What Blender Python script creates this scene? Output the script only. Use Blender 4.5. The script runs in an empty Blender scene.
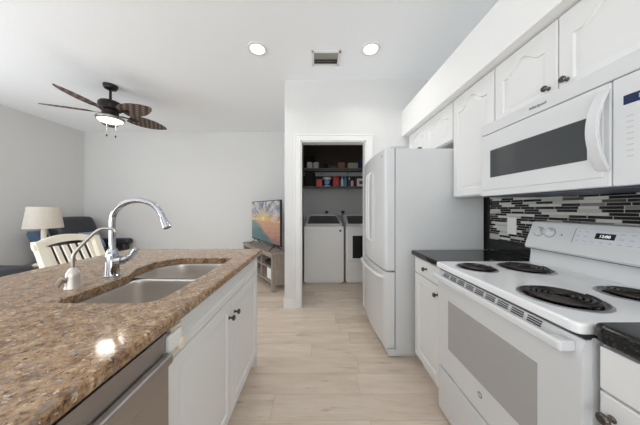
import bpy, bmesh, math, random
from mathutils import Matrix, Vector
PI = math.pi
random.seed(7)
C = bpy.context.scene.collection
S = bpy.context.scene

# ------------------------------------------------------------------ camera
cam_d = bpy.data.cameras.new('camera')
cam = bpy.data.objects.new('camera', cam_d)
C.objects.link(cam)
cam.location = (0, 0, 1.24)
cam.rotation_euler = (PI / 2, 0, 0)
cam_d.sensor_width = 36
cam_d.lens = 215 / 640 * 36
cam_d.shift_x = 3 / 640
cam_d.shift_y = -3.5 / 640
cam_d.clip_start = 0.02
S.camera = cam

# ------------------------------------------------------------------ world, fill and window light, exposure
w = bpy.data.worlds.new('daylight'); S.world = w
w.use_nodes = True
w.node_tree.nodes['Background'].inputs[0].default_value = (0.86, 0.93, 1.0, 1)
w.node_tree.nodes['Background'].inputs[1].default_value = 0.7


def area(name, loc, rot, sx, sy, power, col=(1, 1, 1), spread=PI):
    d = bpy.data.lights.new(name, 'AREA'); d.shape = 'RECTANGLE'
    d.size = sx; d.size_y = sy; d.energy = power; d.color = col; d.spread = spread
    o = bpy.data.objects.new(name, d); C.objects.link(o)
    o.location = loc; o.rotation_euler = rot
    return o


# added rear fill lamps and living-room window light, tilted up to brighten the ceiling
area('fill_rear_wide', (-2.3, -3.05, 1.15), (PI / 2 + .95, 0, 0), 3.6, 2.1, 150, (0.93, 0.97, 1.0))  # added fill lamp, unseen, aimed up so the ceiling bounces it
area('fill_rear_small', (0.6, -3.05, 1.55), (PI / 2 + .95, 0, 0), 1.4, 1.2, 60, (0.93, 0.97, 1.0))  # second added fill lamp behind the camera, same upward aim
area('daylight_living_window', (-4.86, 0.3, 1.3), (0, -PI / 2 - .85, 0), 1.9, 2.8, 140, (0.93, 0.97, 1.0))  # window light turned upward to lift the ceiling brightness

S.view_settings.view_transform = 'Standard'
S.view_settings.look = 'None'
S.view_settings.gamma = 1
S.view_settings.use_curve_mapping = False
S.view_settings.exposure = -0.65
S.cycles.use_denoising = True
S.cycles.max_bounces = 12
S.cycles.diffuse_bounces = 8
S.cycles.glossy_bounces = 6
S.cycles.sample_clamp_indirect = 6.0
S.cycles.caustics_reflective = False
S.cycles.caustics_refractive = False


# ------------------------------------------------------------------ materials
def lin(c):
    return tuple(((v / 255) / 12.92 if v / 255 <= 0.04045 else ((v / 255 + 0.055) / 1.055) ** 2.4) for v in c) + (1,)


def mat(name, rgb, rough=0.5, metal=0.0, coat=0.0, emis=None, estr=0, spec=0.5):
    m = bpy.data.materials.new(name); m.use_nodes = True
    b = m.node_tree.nodes['Principled BSDF']
    b.inputs['Base Color'].default_value = lin(rgb)
    b.inputs['Roughness'].default_value = rough
    b.inputs['Metallic'].default_value = metal
    b.inputs['Coat Weight'].default_value = coat
    b.inputs['Specular IOR Level'].default_value = spec
    if emis:
        b.inputs['Emission Color'].default_value = lin(emis)
        b.inputs['Emission Strength'].default_value = estr
    return m


class NT:
    """small node-graph helper"""
    def __init__(s, m):
        s.t = m.node_tree; s.b = s.t.nodes['Principled BSDF']

    def n(s, typ, ins=None, **kw):
        nd = s.t.nodes.new(typ)
        for k, v in kw.items():
            setattr(nd, k, v)
        for k, v in (ins or {}).items():
            s.put(nd.inputs[k], v)
        return nd

    def put(s, sock, v):
        if isinstance(v, bpy.types.NodeSocket):
            s.t.links.new(v, sock)
        else:
            sock.default_value = v

    def math(s, op, a, b=0.0, c=0.0):
        nd = s.t.nodes.new('ShaderNodeMath'); nd.operation = op
        for i, v in enumerate((a, b, c)):
            s.put(nd.inputs[i], v)
        return nd.outputs[0]

    def mix(s, f, a, b, mode='MIX'):
        nd = s.t.nodes.new('ShaderNodeMix'); nd.data_type = 'RGBA'; nd.blend_type = mode
        s.put(nd.inputs[0], f); s.put(nd.inputs[6], a); s.put(nd.inputs[7], b)
        return nd.outputs[2]

    def ramp(s, f, stops, interp='LINEAR'):
        nd = s.t.nodes.new('ShaderNodeValToRGB'); nd.color_ramp.interpolation = interp
        e = nd.color_ramp.elements
        while len(e) < len(stops):
            e.new(0.5)
        for i, (p, c) in enumerate(stops):
            e[i].position = p; e[i].color = c
        s.put(nd.inputs[0], f)
        return nd.outputs[0]

    def pos(s):
        g = s.t.nodes.new('ShaderNodeNewGeometry')
        return g.outputs['Position']

    def obj(s):
        return s.t.nodes.new('ShaderNodeTexCoord').outputs['Object']

    def scale(s, v, sc):
        nd = s.t.nodes.new('ShaderNodeVectorMath'); nd.operation = 'MULTIPLY'
        s.put(nd.inputs[0], v); nd.inputs[1].default_value = sc
        return nd.outputs[0]

    def sep(s, v):
        nd = s.t.nodes.new('ShaderNodeSeparateXYZ'); s.put(nd.inputs[0], v)
        return nd.outputs

    def noise(s, v, scale, detail=4, rough=0.55):
        nd = s.n('ShaderNodeTexNoise', {'Vector': v, 'Scale': scale, 'Detail': detail, 'Roughness': rough})
        return nd.outputs['Fac']

    def bump(s, h, strength, dist=0.01):
        nd = s.n('ShaderNodeBump', {'Height': h, 'Strength': strength, 'Distance': dist})
        s.t.links.new(nd.outputs[0], s.b.inputs['Normal'])


def wall_paint(name, rgb, bump=0.12, scale=90):
    m = mat(name, rgb, 0.75); t = NT(m)
    t.bump(t.noise(t.pos(), scale, 3), bump, 0.004)
    return m


M_WALL = wall_paint('wall_paint', (219, 219, 218))
M_CEIL = wall_paint('ceiling_paint', (246, 249, 252), 0.3, 60)
M_SOFFIT = wall_paint('soffit_paint', (244, 244, 243))
M_TRIM = mat('trim_paint', (230, 230, 229), 0.4)
M_CAB = mat('cabinet_white', (231, 231, 230), 0.38)
M_APPL = mat('appliance_white', (220, 221, 222), 0.22)
M_APPL_SIDE = mat('appliance_side_white', (214, 215, 215), 0.5)
M_ENAMEL = mat('white_enamel', (238, 239, 240), 0.12, coat=0.3)
M_TUB_SHADE = mat('tub_and_gap_shade', (40, 40, 42), 0.6)
M_BLACK = mat('black_plastic', (18, 18, 20), 0.4)
M_PLASTIC = mat('white_plastic', (238, 238, 236), 0.4)
M_GREYPRINT = mat('grey_print', (150, 152, 156), 0.6)
M_DARKPRINT = mat('dark_print', (70, 72, 76), 0.5)
M_KNOB = mat('knob_pewter', (104, 100, 96), 0.24, 1.0)
M_CHROME = mat('chrome', (225, 228, 232), 0.06, 1.0)
M_NICKEL = mat('brushed_nickel', (176, 170, 162), 0.28, 1.0)
M_GLASSDARK = mat('dark_glass', (58, 62, 64), 0.1, coat=0.4)
M_IVORY = mat('ivory_plastic', (232, 222, 202), 0.4)
M_BRONZE = mat('dark_bronze', (38, 34, 33), 0.4, 0.5)
M_LIGHT = mat('lamp_glow', (255, 252, 245), 0.5, emis=(255, 250, 240), estr=6)
M_FANLIGHT = mat('fan_bowl_glow', (255, 248, 236), 0.3, emis=(255, 246, 230), estr=3.5)
M_COIL = mat('coil_black', (58, 54, 52), 0.34, 0.5)
M_PAN = mat('drip_pan', (62, 50, 42), 0.25, 0.85)
M_CREAM = mat('cream_paint', (246, 240, 224), 0.4)
M_LEATHER = mat('charcoal_leather', (46, 48, 52), 0.45)
M_BLUE = mat('blue_fabric', (82, 104, 130), 0.9)
M_OTTO = mat('slate_fabric', (66, 68, 74), 0.85)
M_SHADE = mat('linen_shade', (206, 198, 188), 0.9)
M_WOODDARK = mat('walnut', (110, 84, 62), 0.5)
M_WIRE = mat('wire_white', (150, 150, 150), 0.4)


def brushed(name, rgb, rough, axis):
    m = mat(name, rgb, rough, 1.0); t = NT(m)
    sc = [300, 300, 300]; sc[axis] = 3
    n = t.noise(t.scale(t.pos(), tuple(sc)), 1.0, 2)
    t.put(t.b.inputs['Roughness'], t.math('MULTIPLY_ADD', n, 0.15, rough - 0.07))
    return m


M_STEEL = brushed('stainless_door', (172, 166, 162), 0.3, 1)
M_SINK = brushed('stainless_sink', (222, 217, 212), 0.36, 0)


def granite():
    m = mat('brown_granite', (150, 120, 95), 0.1); t = NT(m)
    p = t.pos()
    n1 = t.noise(p, 26, 8, 0.72)
    n2 = t.noise(t.scale(p, (1.0, 1.35, 1.0)), 75, 5, 0.7)
    f = t.math('MULTIPLY_ADD', n1, 0.55, t.math('MULTIPLY', n2, 0.45))
    c = t.ramp(f, [(0.35, lin((64, 48, 40))), (0.42, lin((112, 84, 60))), (0.49, lin((156, 122, 88))),
                   (0.57, lin((184, 152, 116))), (0.66, lin((214, 192, 164)))])
    g = t.noise(p, 48, 6, 0.75)
    c = t.mix(t.ramp(g, [(0.52, (0, 0, 0, 1)), (0.62, (.8, .8, .8, 1))]), c, lin((142, 134, 126)))
    d = t.noise(p, 95, 4, 0.75)
    c = t.mix(t.ramp(d, [(0.57, (0, 0, 0, 1)), (0.63, (.9, .9, .9, 1))]), c, lin((50, 38, 33)))
    e = t.noise(t.scale(p, (1.0, 1.0, 1.2)), 70, 4, 0.75)
    c = t.mix(t.ramp(e, [(0.58, (0, 0, 0, 1)), (0.65, (.8, .8, .8, 1))]), c, lin((226, 208, 184)))
    t.put(t.b.inputs['Base Color'], c)
    return m


def black_granite():
    m = mat('black_granite', (20, 20, 21), 0.08); t = NT(m)
    p = t.pos()
    v = t.sep(t.n('ShaderNodeTexVoronoi', {'Vector': p, 'Scale': 260.0}).outputs['Color'])[0]
    c = t.ramp(v, [(0.0, lin((14, 14, 15))), (0.8, lin((26, 26, 27))), (0.97, lin((48, 46, 45)))])
    t.put(t.b.inputs['Base Color'], c)
    return m


def planks():
    m = mat('oak_vinyl_planks', (200, 184, 165), 0.36); t = NT(m)
    p = t.pos(); x, y, z = t.sep(p)
    PW, PL = 0.18, 1.22
    row = t.math('FLOOR', t.math('DIVIDE', y, PW))
    rnd = t.n('ShaderNodeTexWhiteNoise', {'W': row}, noise_dimensions='1D').outputs['Value']
    xs = t.math('ADD', t.math('DIVIDE', x, PL), t.math('MULTIPLY', rnd, 7.3))
    col = t.math('FLOOR', xs)
    cv = t.n('ShaderNodeCombineXYZ', {0: row, 1: col, 2: 3.0}).outputs[0]
    wn = t.n('ShaderNodeTexWhiteNoise', {'Vector': cv}, noise_dimensions='3D')
    plank = wn.outputs['Value']
    off = t.math('MULTIPLY', plank, 37.0)
    gv = t.n('ShaderNodeCombineXYZ', {0: t.math('ADD', t.math('MULTIPLY', x, 1.6), off), 1: t.math('MULTIPLY', y, 10.0), 2: off}).outputs[0]
    g1 = t.noise(gv, 1.5, 7, 0.62)
    gv2 = t.n('ShaderNodeCombineXYZ', {0: t.math('ADD', t.math('MULTIPLY', x, 3.0), off), 1: t.math('MULTIPLY', y, 80.0), 2: off}).outputs[0]
    g2 = t.noise(gv2, 1.6, 3, 0.6)
    c = t.ramp(g1, [(0.22, lin((172, 152, 136))), (0.38, lin((214, 198, 182))), (0.58, lin((224, 210, 195))), (0.8, lin((231, 220, 207)))])
    kv = t.n('ShaderNodeCombineXYZ', {0: t.math('ADD', t.math('MULTIPLY', x, 2.4), off), 1: t.math('MULTIPLY', y, 22.0), 2: t.math('ADD', off, 9.0)}).outputs[0]
    k1 = t.noise(kv, 1.0, 5, 0.7)
    c = t.mix(t.ramp(k1, [(0.60, (0, 0, 0, 1)), (0.74, (.75, .75, .75, 1))]), c, lin((128, 106, 90)))
    c = t.mix(t.math('MULTIPLY', t.math('SUBTRACT', 0.62, g2), 0.35), c, lin((150, 130, 114)))
    tone = t.ramp(plank, [(0.0, (0.9, 0.885, 0.87, 1)), (0.5, (1, 1, 1, 1)), (1.0, (1.05, 1.04, 1.03, 1))])
    c = t.mix(1.0, c, tone, 'MULTIPLY')
    fy = t.math('FRACT', t.math('DIVIDE', y, PW)); fx = t.math('FRACT', xs)
    ey = t.math('LESS_THAN', fy, 0.012); ex = t.math('LESS_THAN', fx, 0.0022)
    e = t.math('MAXIMUM', ey, ex)
    c = t.mix(t.math('MULTIPLY', e, 0.55), c, lin((150, 132, 118)))
    t.put(t.b.inputs['Base Color'], c)
    t.put(t.b.inputs['Roughness'], t.math('MULTIPLY_ADD', g1, 0.2, 0.3))
    t.bump(t.math('SUBTRACT', g2, e), 0.08, 0.002)
    return m


def mosaic():
    m = mat('linear_mosaic_tile', (120, 120, 120), 0.15, spec=0.3); t = NT(m)
    x, y, z = t.sep(t.pos())
    RH = 0.0165
    zr = t.math('DIVIDE', z, RH)
    row = t.math('FLOOR', zr)
    rnd = t.n('ShaderNodeTexWhiteNoise', {'W': row}, noise_dimensions='1D').outputs['Value']
    wv = t.math('ADD', t.math('MULTIPLY', y, 10.0), t.math('MULTIPLY', rnd, 617.0))
    ed = t.n('ShaderNodeTexVoronoi', {'W': wv, 'Scale': 1.0, 'Randomness': 0.7}, voronoi_dimensions='1D', feature='DISTANCE_TO_EDGE').outputs['Distance']
    cc = t.n('ShaderNodeTexVoronoi', {'W': wv, 'Scale': 1.0, 'Randomness': 0.7}, voronoi_dimensions='1D').outputs['Color']
    r = t.sep(cc)[0]
    c = t.ramp(r, [(0.0, lin((206, 206, 198))), (0.24, lin((186, 187, 180))), (0.36, lin((124, 120, 116))),
                   (0.42, lin((72, 67, 66))), (0.48, lin((14, 14, 16))), (0.98, lin((30, 29, 31)))], 'CONSTANT')
    fz = t.math('FRACT', zr)
    g = t.math('MAXIMUM', t.math('LESS_THAN', fz, 0.13), t.math('LESS_THAN', ed, 0.018))
    c = t.mix(g, c, lin((176, 174, 168)))
    t.put(t.b.inputs['Base Color'], c)
    t.put(t.b.inputs['Roughness'], t.math('MULTIPLY_ADD', g, 0.6, 0.12))
    t.bump(t.math('SUBTRACT', 1.0, g), 0.3, 0.002)
    return m


def weave(name):
    m = mat(name, (110, 84, 66), 0.5); t = NT(m)
    p = t.obj()
    ck = t.n('ShaderNodeTexWave', {'Vector': p, 'Scale': 8.5, 'Distortion': 0.6}, wave_type='BANDS', bands_direction='DIAGONAL').outputs['Fac']
    ck2 = t.n('ShaderNodeTexWave', {'Vector': t.scale(p, (1, -1, 1)), 'Scale': 8.5, 'Distortion': 0.6}, wave_type='BANDS', bands_direction='DIAGONAL').outputs['Fac']
    h = t.math('MULTIPLY', ck, ck2)
    c = t.ramp(h, [(0.05, lin((58, 47, 43))), (0.35, lin((94, 76, 67))), (0.8, lin((150, 126, 109)))])
    t.put(t.b.inputs['Base Color'], c); t.bump(h, 0.5, 0.004)
    return m


def greywood():
    m = mat('grey_wood', (150, 140, 130), 0.6); t = NT(m)
    p = t.obj()
    n = t.noise(t.scale(p, (3, 40, 40)), 1.2, 5)
    n2 = t.noise(t.scale(p, (40, 40, 3)), 1.2, 5)
    c = t.ramp(t.math('MULTIPLY_ADD', n2, 0.5, t.math('MULTIPLY', n, 0.5)), [(0.3, lin((124, 112, 102))), (0.55, lin((160, 149, 138))), (0.75, lin((184, 175, 165)))])
    t.put(t.b.inputs['Base Color'], c)
    return m


def speck_glass():
    m = mat('oven_window', (150, 150, 150), 0.16, coat=0.3); t = NT(m)
    d = t.n('ShaderNodeTexVoronoi', {'Vector': t.pos(), 'Scale': 320.0, 'Randomness': 0.0}).outputs['Distance']
    c = t.ramp(d, [(0.3, lin((204, 203, 202))), (0.42, lin((160, 158, 157)))])
    t.put(t.b.inputs['Base Color'], c)
    return m


def linen():
    m = M_SHADE; t = NT(m)
    n = t.noise(t.scale(t.obj(), (60, 60, 400)), 1.0, 3)
    t.put(t.b.inputs['Base Color'], t.ramp(n, [(0.3, lin((190, 180, 170))), (0.7, lin((218, 212, 204)))]))


def sunset():
    """the beach at sunset shown on the television, in the screen's own object coordinates (x 0..1 along, z 0..1 up)"""
    m = mat('screen_picture', (0, 0, 0), 0.2); t = NT(m)
    uv = t.n('ShaderNodeUVMap').outputs[0]
    x, y, _ = t.sep(uv)
    sky = t.ramp(y, [(0.5, lin((250, 170, 90))), (0.58, lin((244, 196, 140))), (0.72, lin((176, 186, 200))), (1.0, lin((92, 126, 166)))])
    dx = t.math('SUBTRACT', x, 0.46); dy = t.math('SUBTRACT', y, 0.57)
    ang = t.math('ARCTAN2', dy, dx)
    rad = t.math('SQRT', t.math('ADD', t.math('MULTIPLY', dx, dx), t.math('MULTIPLY', dy, dy)))
    cv = t.n('ShaderNodeCombineXYZ', {0: t.math('MULTIPLY', ang, 3.2), 1: t.math('MULTIPLY', rad, 3.5), 2: 1.7}).outputs[0]
    cl = t.noise(cv, 1.5, 5)
    sky = t.mix(t.ramp(cl, [(0.45, (0, 0, 0, 1)), (0.6, (0.95, 0.95, 0.95, 1))]), sky, lin((242, 226, 214)))
    sky = t.mix(t.ramp(cl, [(0.3, (0.8, 0.8, 0.8, 1)), (0.44, (0, 0, 0, 1))]), sky, lin((82, 84, 108)))
    glow = t.math('POWER', t.math('MAXIMUM', t.math('SUBTRACT', 1.0, t.math('MULTIPLY', rad, 2.6)), 0.0), 2.0)
    sky = t.mix(glow, sky, lin((255, 214, 110)))
    sun = t.math('LESS_THAN', rad, 0.045)
    sky = t.mix(sun, sky, lin((255, 246, 190)))
    # sea and wet sand
    n = t.noise(t.n('ShaderNodeCombineXYZ', {0: t.math('MULTIPLY', x, 3.0), 1: t.math('MULTIPLY', y, 16.0), 2: 0.0}).outputs[0], 1.6, 5)
    shore = t.math('ADD', t.math('MULTIPLY', x, 0.62), t.math('MULTIPLY_ADD', n, 0.2, -0.14))
    sea = t.ramp(t.math('MULTIPLY_ADD', n, 0.7, y), [(0.5, lin((64, 116, 118))), (0.75, lin((110, 150, 140))), (0.95, lin((196, 178, 150)))])
    sand = t.ramp(t.math('MULTIPLY_ADD', n, 0.5, y), [(0.25, lin((150, 108, 106))), (0.5, lin((214, 152, 132))), (0.75, lin((232, 176, 130)))])
    land = t.mix(t.math('LESS_THAN', t.math('SUBTRACT', 0.5, shore), t.math('MULTIPLY', y, 1.0)), sand, sea)
    ln = t.math('SUBTRACT', t.math('MULTIPLY', x, 0.8), t.math('SUBTRACT', 0.62, y))
    land = t.mix(t.ramp(t.math('MULTIPLY_ADD', n, 0.25, ln), [(0.1, (0, 0, 0, 1)), (0.2, (1, 1, 1, 1))]), sea, sand)
    c = t.mix(t.math('GREATER_THAN', y, 0.5), land, sky)
    t.put(t.b.inputs['Emission Color'], c)
    t.b.inputs['Emission Strength'].default_value = 0.75
    return m


M_GRANITE = granite(); M_BGRANITE = black_granite(); M_FLOOR = planks(); M_TILE = mosaic()
M_WEAVE = weave('woven_blade'); M_GREYWOOD = greywood(); M_OVENGLASS = speck_glass(); linen(); M_SUNSET = sunset()


# ------------------------------------------------------------------ mesh helpers
def BM():
    return bmesh.new()


def merge(bm, other, mtx=None):
    if mtx is not None:
        other.transform(mtx)
    me = bpy.data.meshes.new('tmp'); other.to_mesh(me); other.free()
    bm.from_mesh(me); bpy.data.meshes.remove(me)


def box(bm, a, b, r=0.0, seg=2, mtx=None):
    t = BM()
    a, b = Vector([min(a[i], b[i]) for i in range(3)]), Vector([max(a[i], b[i]) for i in range(3)])
    bmesh.ops.create_cube(t, size=1.0)
    for v in t.verts:
        v.co = Vector([a[i] + (v.co[i] + 0.5) * (b[i] - a[i]) for i in range(3)])
    if r > 0:
        r = min(r, 0.49 * min(b[i] - a[i] for i in range(3)))
        bmesh.ops.bevel(t, geom=list(t.edges), offset=r, segments=seg, profile=0.5, affect='EDGES')
    merge(bm, t, mtx)
    return bm


def loft(bm, loops, cap0=True, cap1=True, closed=True):
    rows = [[bm.verts.new(p) for p in lp] for lp in loops]
    n = len(rows[0])
    for i in range(len(rows) - 1):
        for k in range(n if closed else n - 1):
            bm.faces.new((rows[i][k], rows[i][(k + 1) % n], rows[i + 1][(k + 1) % n], rows[i + 1][k]))
    if cap0:
        bm.faces.new(list(reversed(rows[0])))
    if cap1:
        bm.faces.new(rows[-1])
    return rows


def prism(bm, poly, z0, z1, mtx=None, r=0.0, seg=2):
    t = BM()
    loft(t, [[(x, y, z0) for x, y in poly], [(x, y, z1) for x, y in poly]])
    bmesh.ops.recalc_face_normals(t, faces=t.faces)
    if r > 0:
        ed = [e for e in t.edges if abs(e.verts[0].co.z - e.verts[1].co.z) < 1e-6]
        bmesh.ops.bevel(t, geom=ed, offset=r, segments=seg, profile=0.5, affect='EDGES')
    merge(bm, t, mtx)
    return bm


def tube(bm, pts, r, n=12, caps=True):
    pts = [Vector(p) for p in pts]
    rs = r if isinstance(r, (list, tuple)) else [r] * len(pts)
    t0 = (pts[1] - pts[0]).normalized()
    up = Vector((0, 0, 1)) if abs(t0.z) < 0.9 else Vector((1, 0, 0))
    u = t0.cross(up).normalized()
    loops = []
    for i, p in enumerate(pts):
        if i == 0:
            t = t0
        elif i == len(pts) - 1:
            t = (pts[i] - pts[i - 1]).normalized()
        else:
            t = ((pts[i + 1] - pts[i]).normalized() + (pts[i] - pts[i - 1]).normalized()).normalized()
        u = (u - t * u.dot(t)).normalized()
        v = t.cross(u)
        loops.append([p + (u * math.cos(2 * PI * k / n) + v * math.sin(2 * PI * k / n)) * rs[i] for k in range(n)])
    t_ = BM(); loft(t_, loops, caps, caps)
    bmesh.ops.recalc_face_normals(t_, faces=t_.faces)
    merge(bm, t_)
    return bm


def lathe(bm, prof, n=32, mtx=None, cap0=True, cap1=True):
    t = BM()
    loft(t, [[(r * math.cos(2 * PI * k / n), r * math.sin(2 * PI * k / n), z) for k in range(n)] for r, z in prof], cap0, cap1)
    bmesh.ops.recalc_face_normals(t, faces=t.faces)
    merge(bm, t, mtx)
    return bm


def T(*p):
    return Matrix.Translation(Vector(p))


def smooth_path(pts, n=8):
    P = [Vector(p) for p in pts]; out = []
    for i in range(len(P) - 1):
        p0, p1, p2, p3 = P[max(i - 1, 0)], P[i], P[i + 1], P[min(i + 2, len(P) - 1)]
        for k in range(n):
            t = k / n
            out.append(0.5 * ((2 * p1) + (-p0 + p2) * t + (2 * p0 - 5 * p1 + 4 * p2 - p3) * t * t + (-p0 + 3 * p1 - 3 * p2 + p3) * t ** 3))
    out.append(P[-1])
    return out


def face_right(x, y, z):
    """local (along, up, out) on a face that looks to -X (the range side); seen by the cook, along runs to -Y"""
    return Matrix(((0, 0, -1, x), (-1, 0, 0, y), (0, 1, 0, z), (0, 0, 0, 1)))


def face_island(x, y, z):
    return Matrix(((0, 0, 1, x), (1, 0, 0, y), (0, 1, 0, z), (0, 0, 0, 1)))


def face_front(x, y, z):
    """looks to -Y (towards the camera): along runs to +X"""
    return Matrix(((1, 0, 0, x), (0, 0, -1, y), (0, 1, 0, z), (0, 0, 0, 1)))


def root_of(o):
    while o.parent is not None:
        o = o.parent
    return o


def obj(name, bm, m, parent=None, world=True, angle=35, smooth=True):
    if parent is not None and world:
        r = root_of(parent)
        bm.transform((T(*r.location) @ Matrix.Rotation(r.rotation_euler[2], 4, 'Z')).inverted())
    me = bpy.data.meshes.new(name)
    bm.to_mesh(me); bm.free()
    me.materials.append(m)
    if smooth:
        me.polygons.foreach_set('use_smooth', [True] * len(me.polygons))
        me.set_sharp_from_angle(angle=math.radians(angle))
    o = bpy.data.objects.new(name, me); C.objects.link(o)
    o.parent = parent
    if smooth:
        wn = o.modifiers.new('normals', 'WEIGHTED_NORMAL'); wn.keep_sharp = True; wn.weight = 100
    return o


def tag(o, label, cat, group=None):
    o['label'] = label; o['category'] = cat
    if group:
        o['group'] = group
    return o


def thing(name, label, cat, loc=(0, 0, 0), rotz=0, group=None):
    o = bpy.data.objects.new(name, None); C.objects.link(o)
    o.empty_display_size = 0.1
    o.location = loc; o.rotation_euler = (0, 0, rotz)
    return tag(o, label, cat, group)


def solo(name, bm, m, label, cat, loc, group=None, angle=35):
    """a thing that is one mesh: its origin at loc"""
    bm.transform(T(*loc).inverted())
    o = obj(name, bm, m, None, angle=angle)
    o.location = loc
    return tag(o, label, cat, group)


def struct(name, bm, m, parent=None):
    o = obj(name, bm, m, parent)
    if parent is None:
        o['kind'] = 'structure'
    return o


def text(name, body, size, m, parent, mtx, depth=0.0006):
    cu = bpy.data.curves.new('t', 'FONT'); cu.body = body; cu.size = size
    cu.align_x = 'CENTER'; cu.align_y = 'CENTER'; cu.extrude = depth
    to = bpy.data.objects.new('t', cu); C.objects.link(to)
    bpy.context.view_layer.update()
    me = bpy.data.meshes.new_from_object(to.evaluated_get(bpy.context.evaluated_depsgraph_get()))
    bm = BM(); bm.from_mesh(me)
    bpy.data.objects.remove(to); bpy.data.curves.remove(cu); bpy.data.meshes.remove(me)
    bm.transform(mtx)
    return obj(name, bm, m, parent, smooth=False)


def round_poly(pts, n=6):
    """pts: (x, y, r) corners -> polygon with rounded corners"""
    out = []
    N = len(pts)
    for i in range(N):
        p = Vector(pts[i][:2]); r = pts[i][2]
        a = Vector(pts[i - 1][:2]) - p; b = Vector(pts[(i + 1) % N][:2]) - p
        a.normalize(); b.normalize()
        ang = math.acos(max(-1, min(1, a.dot(b))))
        if r <= 0 or ang > PI - 0.02:
            out.append((p.x, p.y)); continue
        d = r / math.tan(ang / 2)
        p1, p2 = p + a * d, p + b * d
        for k in range(n + 1):
            t = k / n
            q = p1 * (1 - t) ** 2 + p * 2 * t * (1 - t) + p2 * t * t
            out.append((q.x, q.y))
    return out


def rect_loop_from(inner, c, x0, x1, y0, y1):
    """project each inner point from centre c to the rectangle; nearest ones snap to corners"""
    out = []
    for x, y in inner:
        dx, dy = x - c[0], y - c[1]
        s = 1e9
        if dx > 1e-9: s = min(s, (x1 - c[0]) / dx)
        if dx < -1e-9: s = min(s, (x0 - c[0]) / dx)
        if dy > 1e-9: s = min(s, (y1 - c[1]) / dy)
        if dy < -1e-9: s = min(s, (y0 - c[1]) / dy)
        out.append([c[0] + dx * s, c[1] + dy * s])
    for cx, cy in ((x0, y0), (x0, y1), (x1, y0), (x1, y1)):
        k = min(range(len(out)), key=lambda i: (out[i][0] - cx) ** 2 + (out[i][1] - cy) ** 2)
        out[k] = [cx, cy]
    return [tuple(p) for p in out]


def offset_in(poly, d):
    n = len(poly); out = []
    for i in range(n):
        p0, p1, p2 = Vector(poly[i - 1]), Vector(poly[i]), Vector(poly[(i + 1) % n])
        e1 = (p1 - p0); e2 = (p2 - p1)
        if e1.length < 1e-9: e1 = e2
        if e2.length < 1e-9: e2 = e1
        n1 = Vector((-e1.y, e1.x)).normalized(); n2 = Vector((-e2.y, e2.x)).normalized()
        b = n1 + n2
        b = b / max(0.4, b.dot(n1)) if b.length > 1e-6 else n1
        out.append(tuple(p1 + b * d))
    return out


def panel_outline(w, h, mx, my, arch):
    """counter-clockwise outline of the raised panel in a w x h door; arch = rise of a cathedral top"""
    x0, x1, y0, y1 = mx, w - mx, my, h - my
    pts = []
    n = 8
    for k in range(n): pts.append((x0 + (x1 - x0) * k / n, y0))
    ys = y1 - arch
    for k in range(n): pts.append((x1, y0 + (ys - y0) * k / n))
    if arch <= 0:
        for k in range(n): pts.append((x1 - (x1 - x0) * k / n, y1))
    else:
        m = 24
        for k in range(m):
            s = k / m
            q = min(1, abs(2 * s - 1) / 0.8)         # 0 in the middle, 1 at the shoulders
            yy = ys + arch * (0.5 + 0.5 * math.cos(PI * q))
            pts.append((x1 - (x1 - x0) * s, yy))
    for k in range(n): pts.append((x0, ys - (ys - y0) * k / n))
    return pts


def door_bm(w, h, mtx, arch=0.0, mx=0.055, my=0.055, th=0.02):
    bm = BM()
    l1 = panel_outline(w, h, mx, my, arch)
    c = (w / 2, h / 2)
    l0 = rect_loop_from(l1, c, 0, w, 0, h)
    e = 0.003
    def ins(p): return (min(max(p[0], e), w - e), min(max(p[1], e), h - e))
    px, py = [p[0] for p in l1], [p[1] for p in l1]
    cx, cy, hw, hh = (min(px) + max(px)) / 2, (min(py) + max(py)) / 2, (max(px) - min(px)) / 2, (max(py) - min(py)) / 2
    def shrink(d): return [(cx + (x - cx) * (1 - d / hw), cy + (y - cy) * (1 - d / hh)) for x, y in l1]
    l2 = shrink(0.005); l3 = shrink(0.012); l4 = shrink(0.034)
    loops = [[(x, y, 0) for x, y in l0], [(x, y, th - e) for x, y in l0], [ins(p) + (th,) for p in l0],
             [(x, y, th) for x, y in l1], [(x, y, th - 0.009) for x, y in l2], [(x, y, th - 0.009) for x, y in l3],
             [(x, y, th - 0.0005) for x, y in l4]]
    loft(bm, loops)
    bm.transform(mtx)
    bmesh.ops.recalc_face_normals(bm, faces=bm.faces)
    return bm


def knob_bm(mtx):
    bm = BM()
    lathe(bm, [(0.009, 0), (0.009, 0.002), (0.0055, 0.005), (0.005, 0.014), (0.010, 0.018), (0.0145, 0.022), (0.0145, 0.027), (0.011, 0.031), (0.004, 0.0325)], 20, mtx)
    return bm


# ------------------------------------------------------------------ the setting
XL, XR, YF, YB, ZC = -4.87, 1.43, 4.5, -3.1, 2.85
YD = 2.69          # front face of the wall with the laundry doorway
XP = -0.405        # end of that wall, living-room side of the partition
DX0, DX1, DZ = -0.205, 0.612, 2.092


def wall_box(name, a, b, m=M_WALL):
    bm = BM(); box(bm, a, b)
    return struct(name, bm, m)


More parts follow.
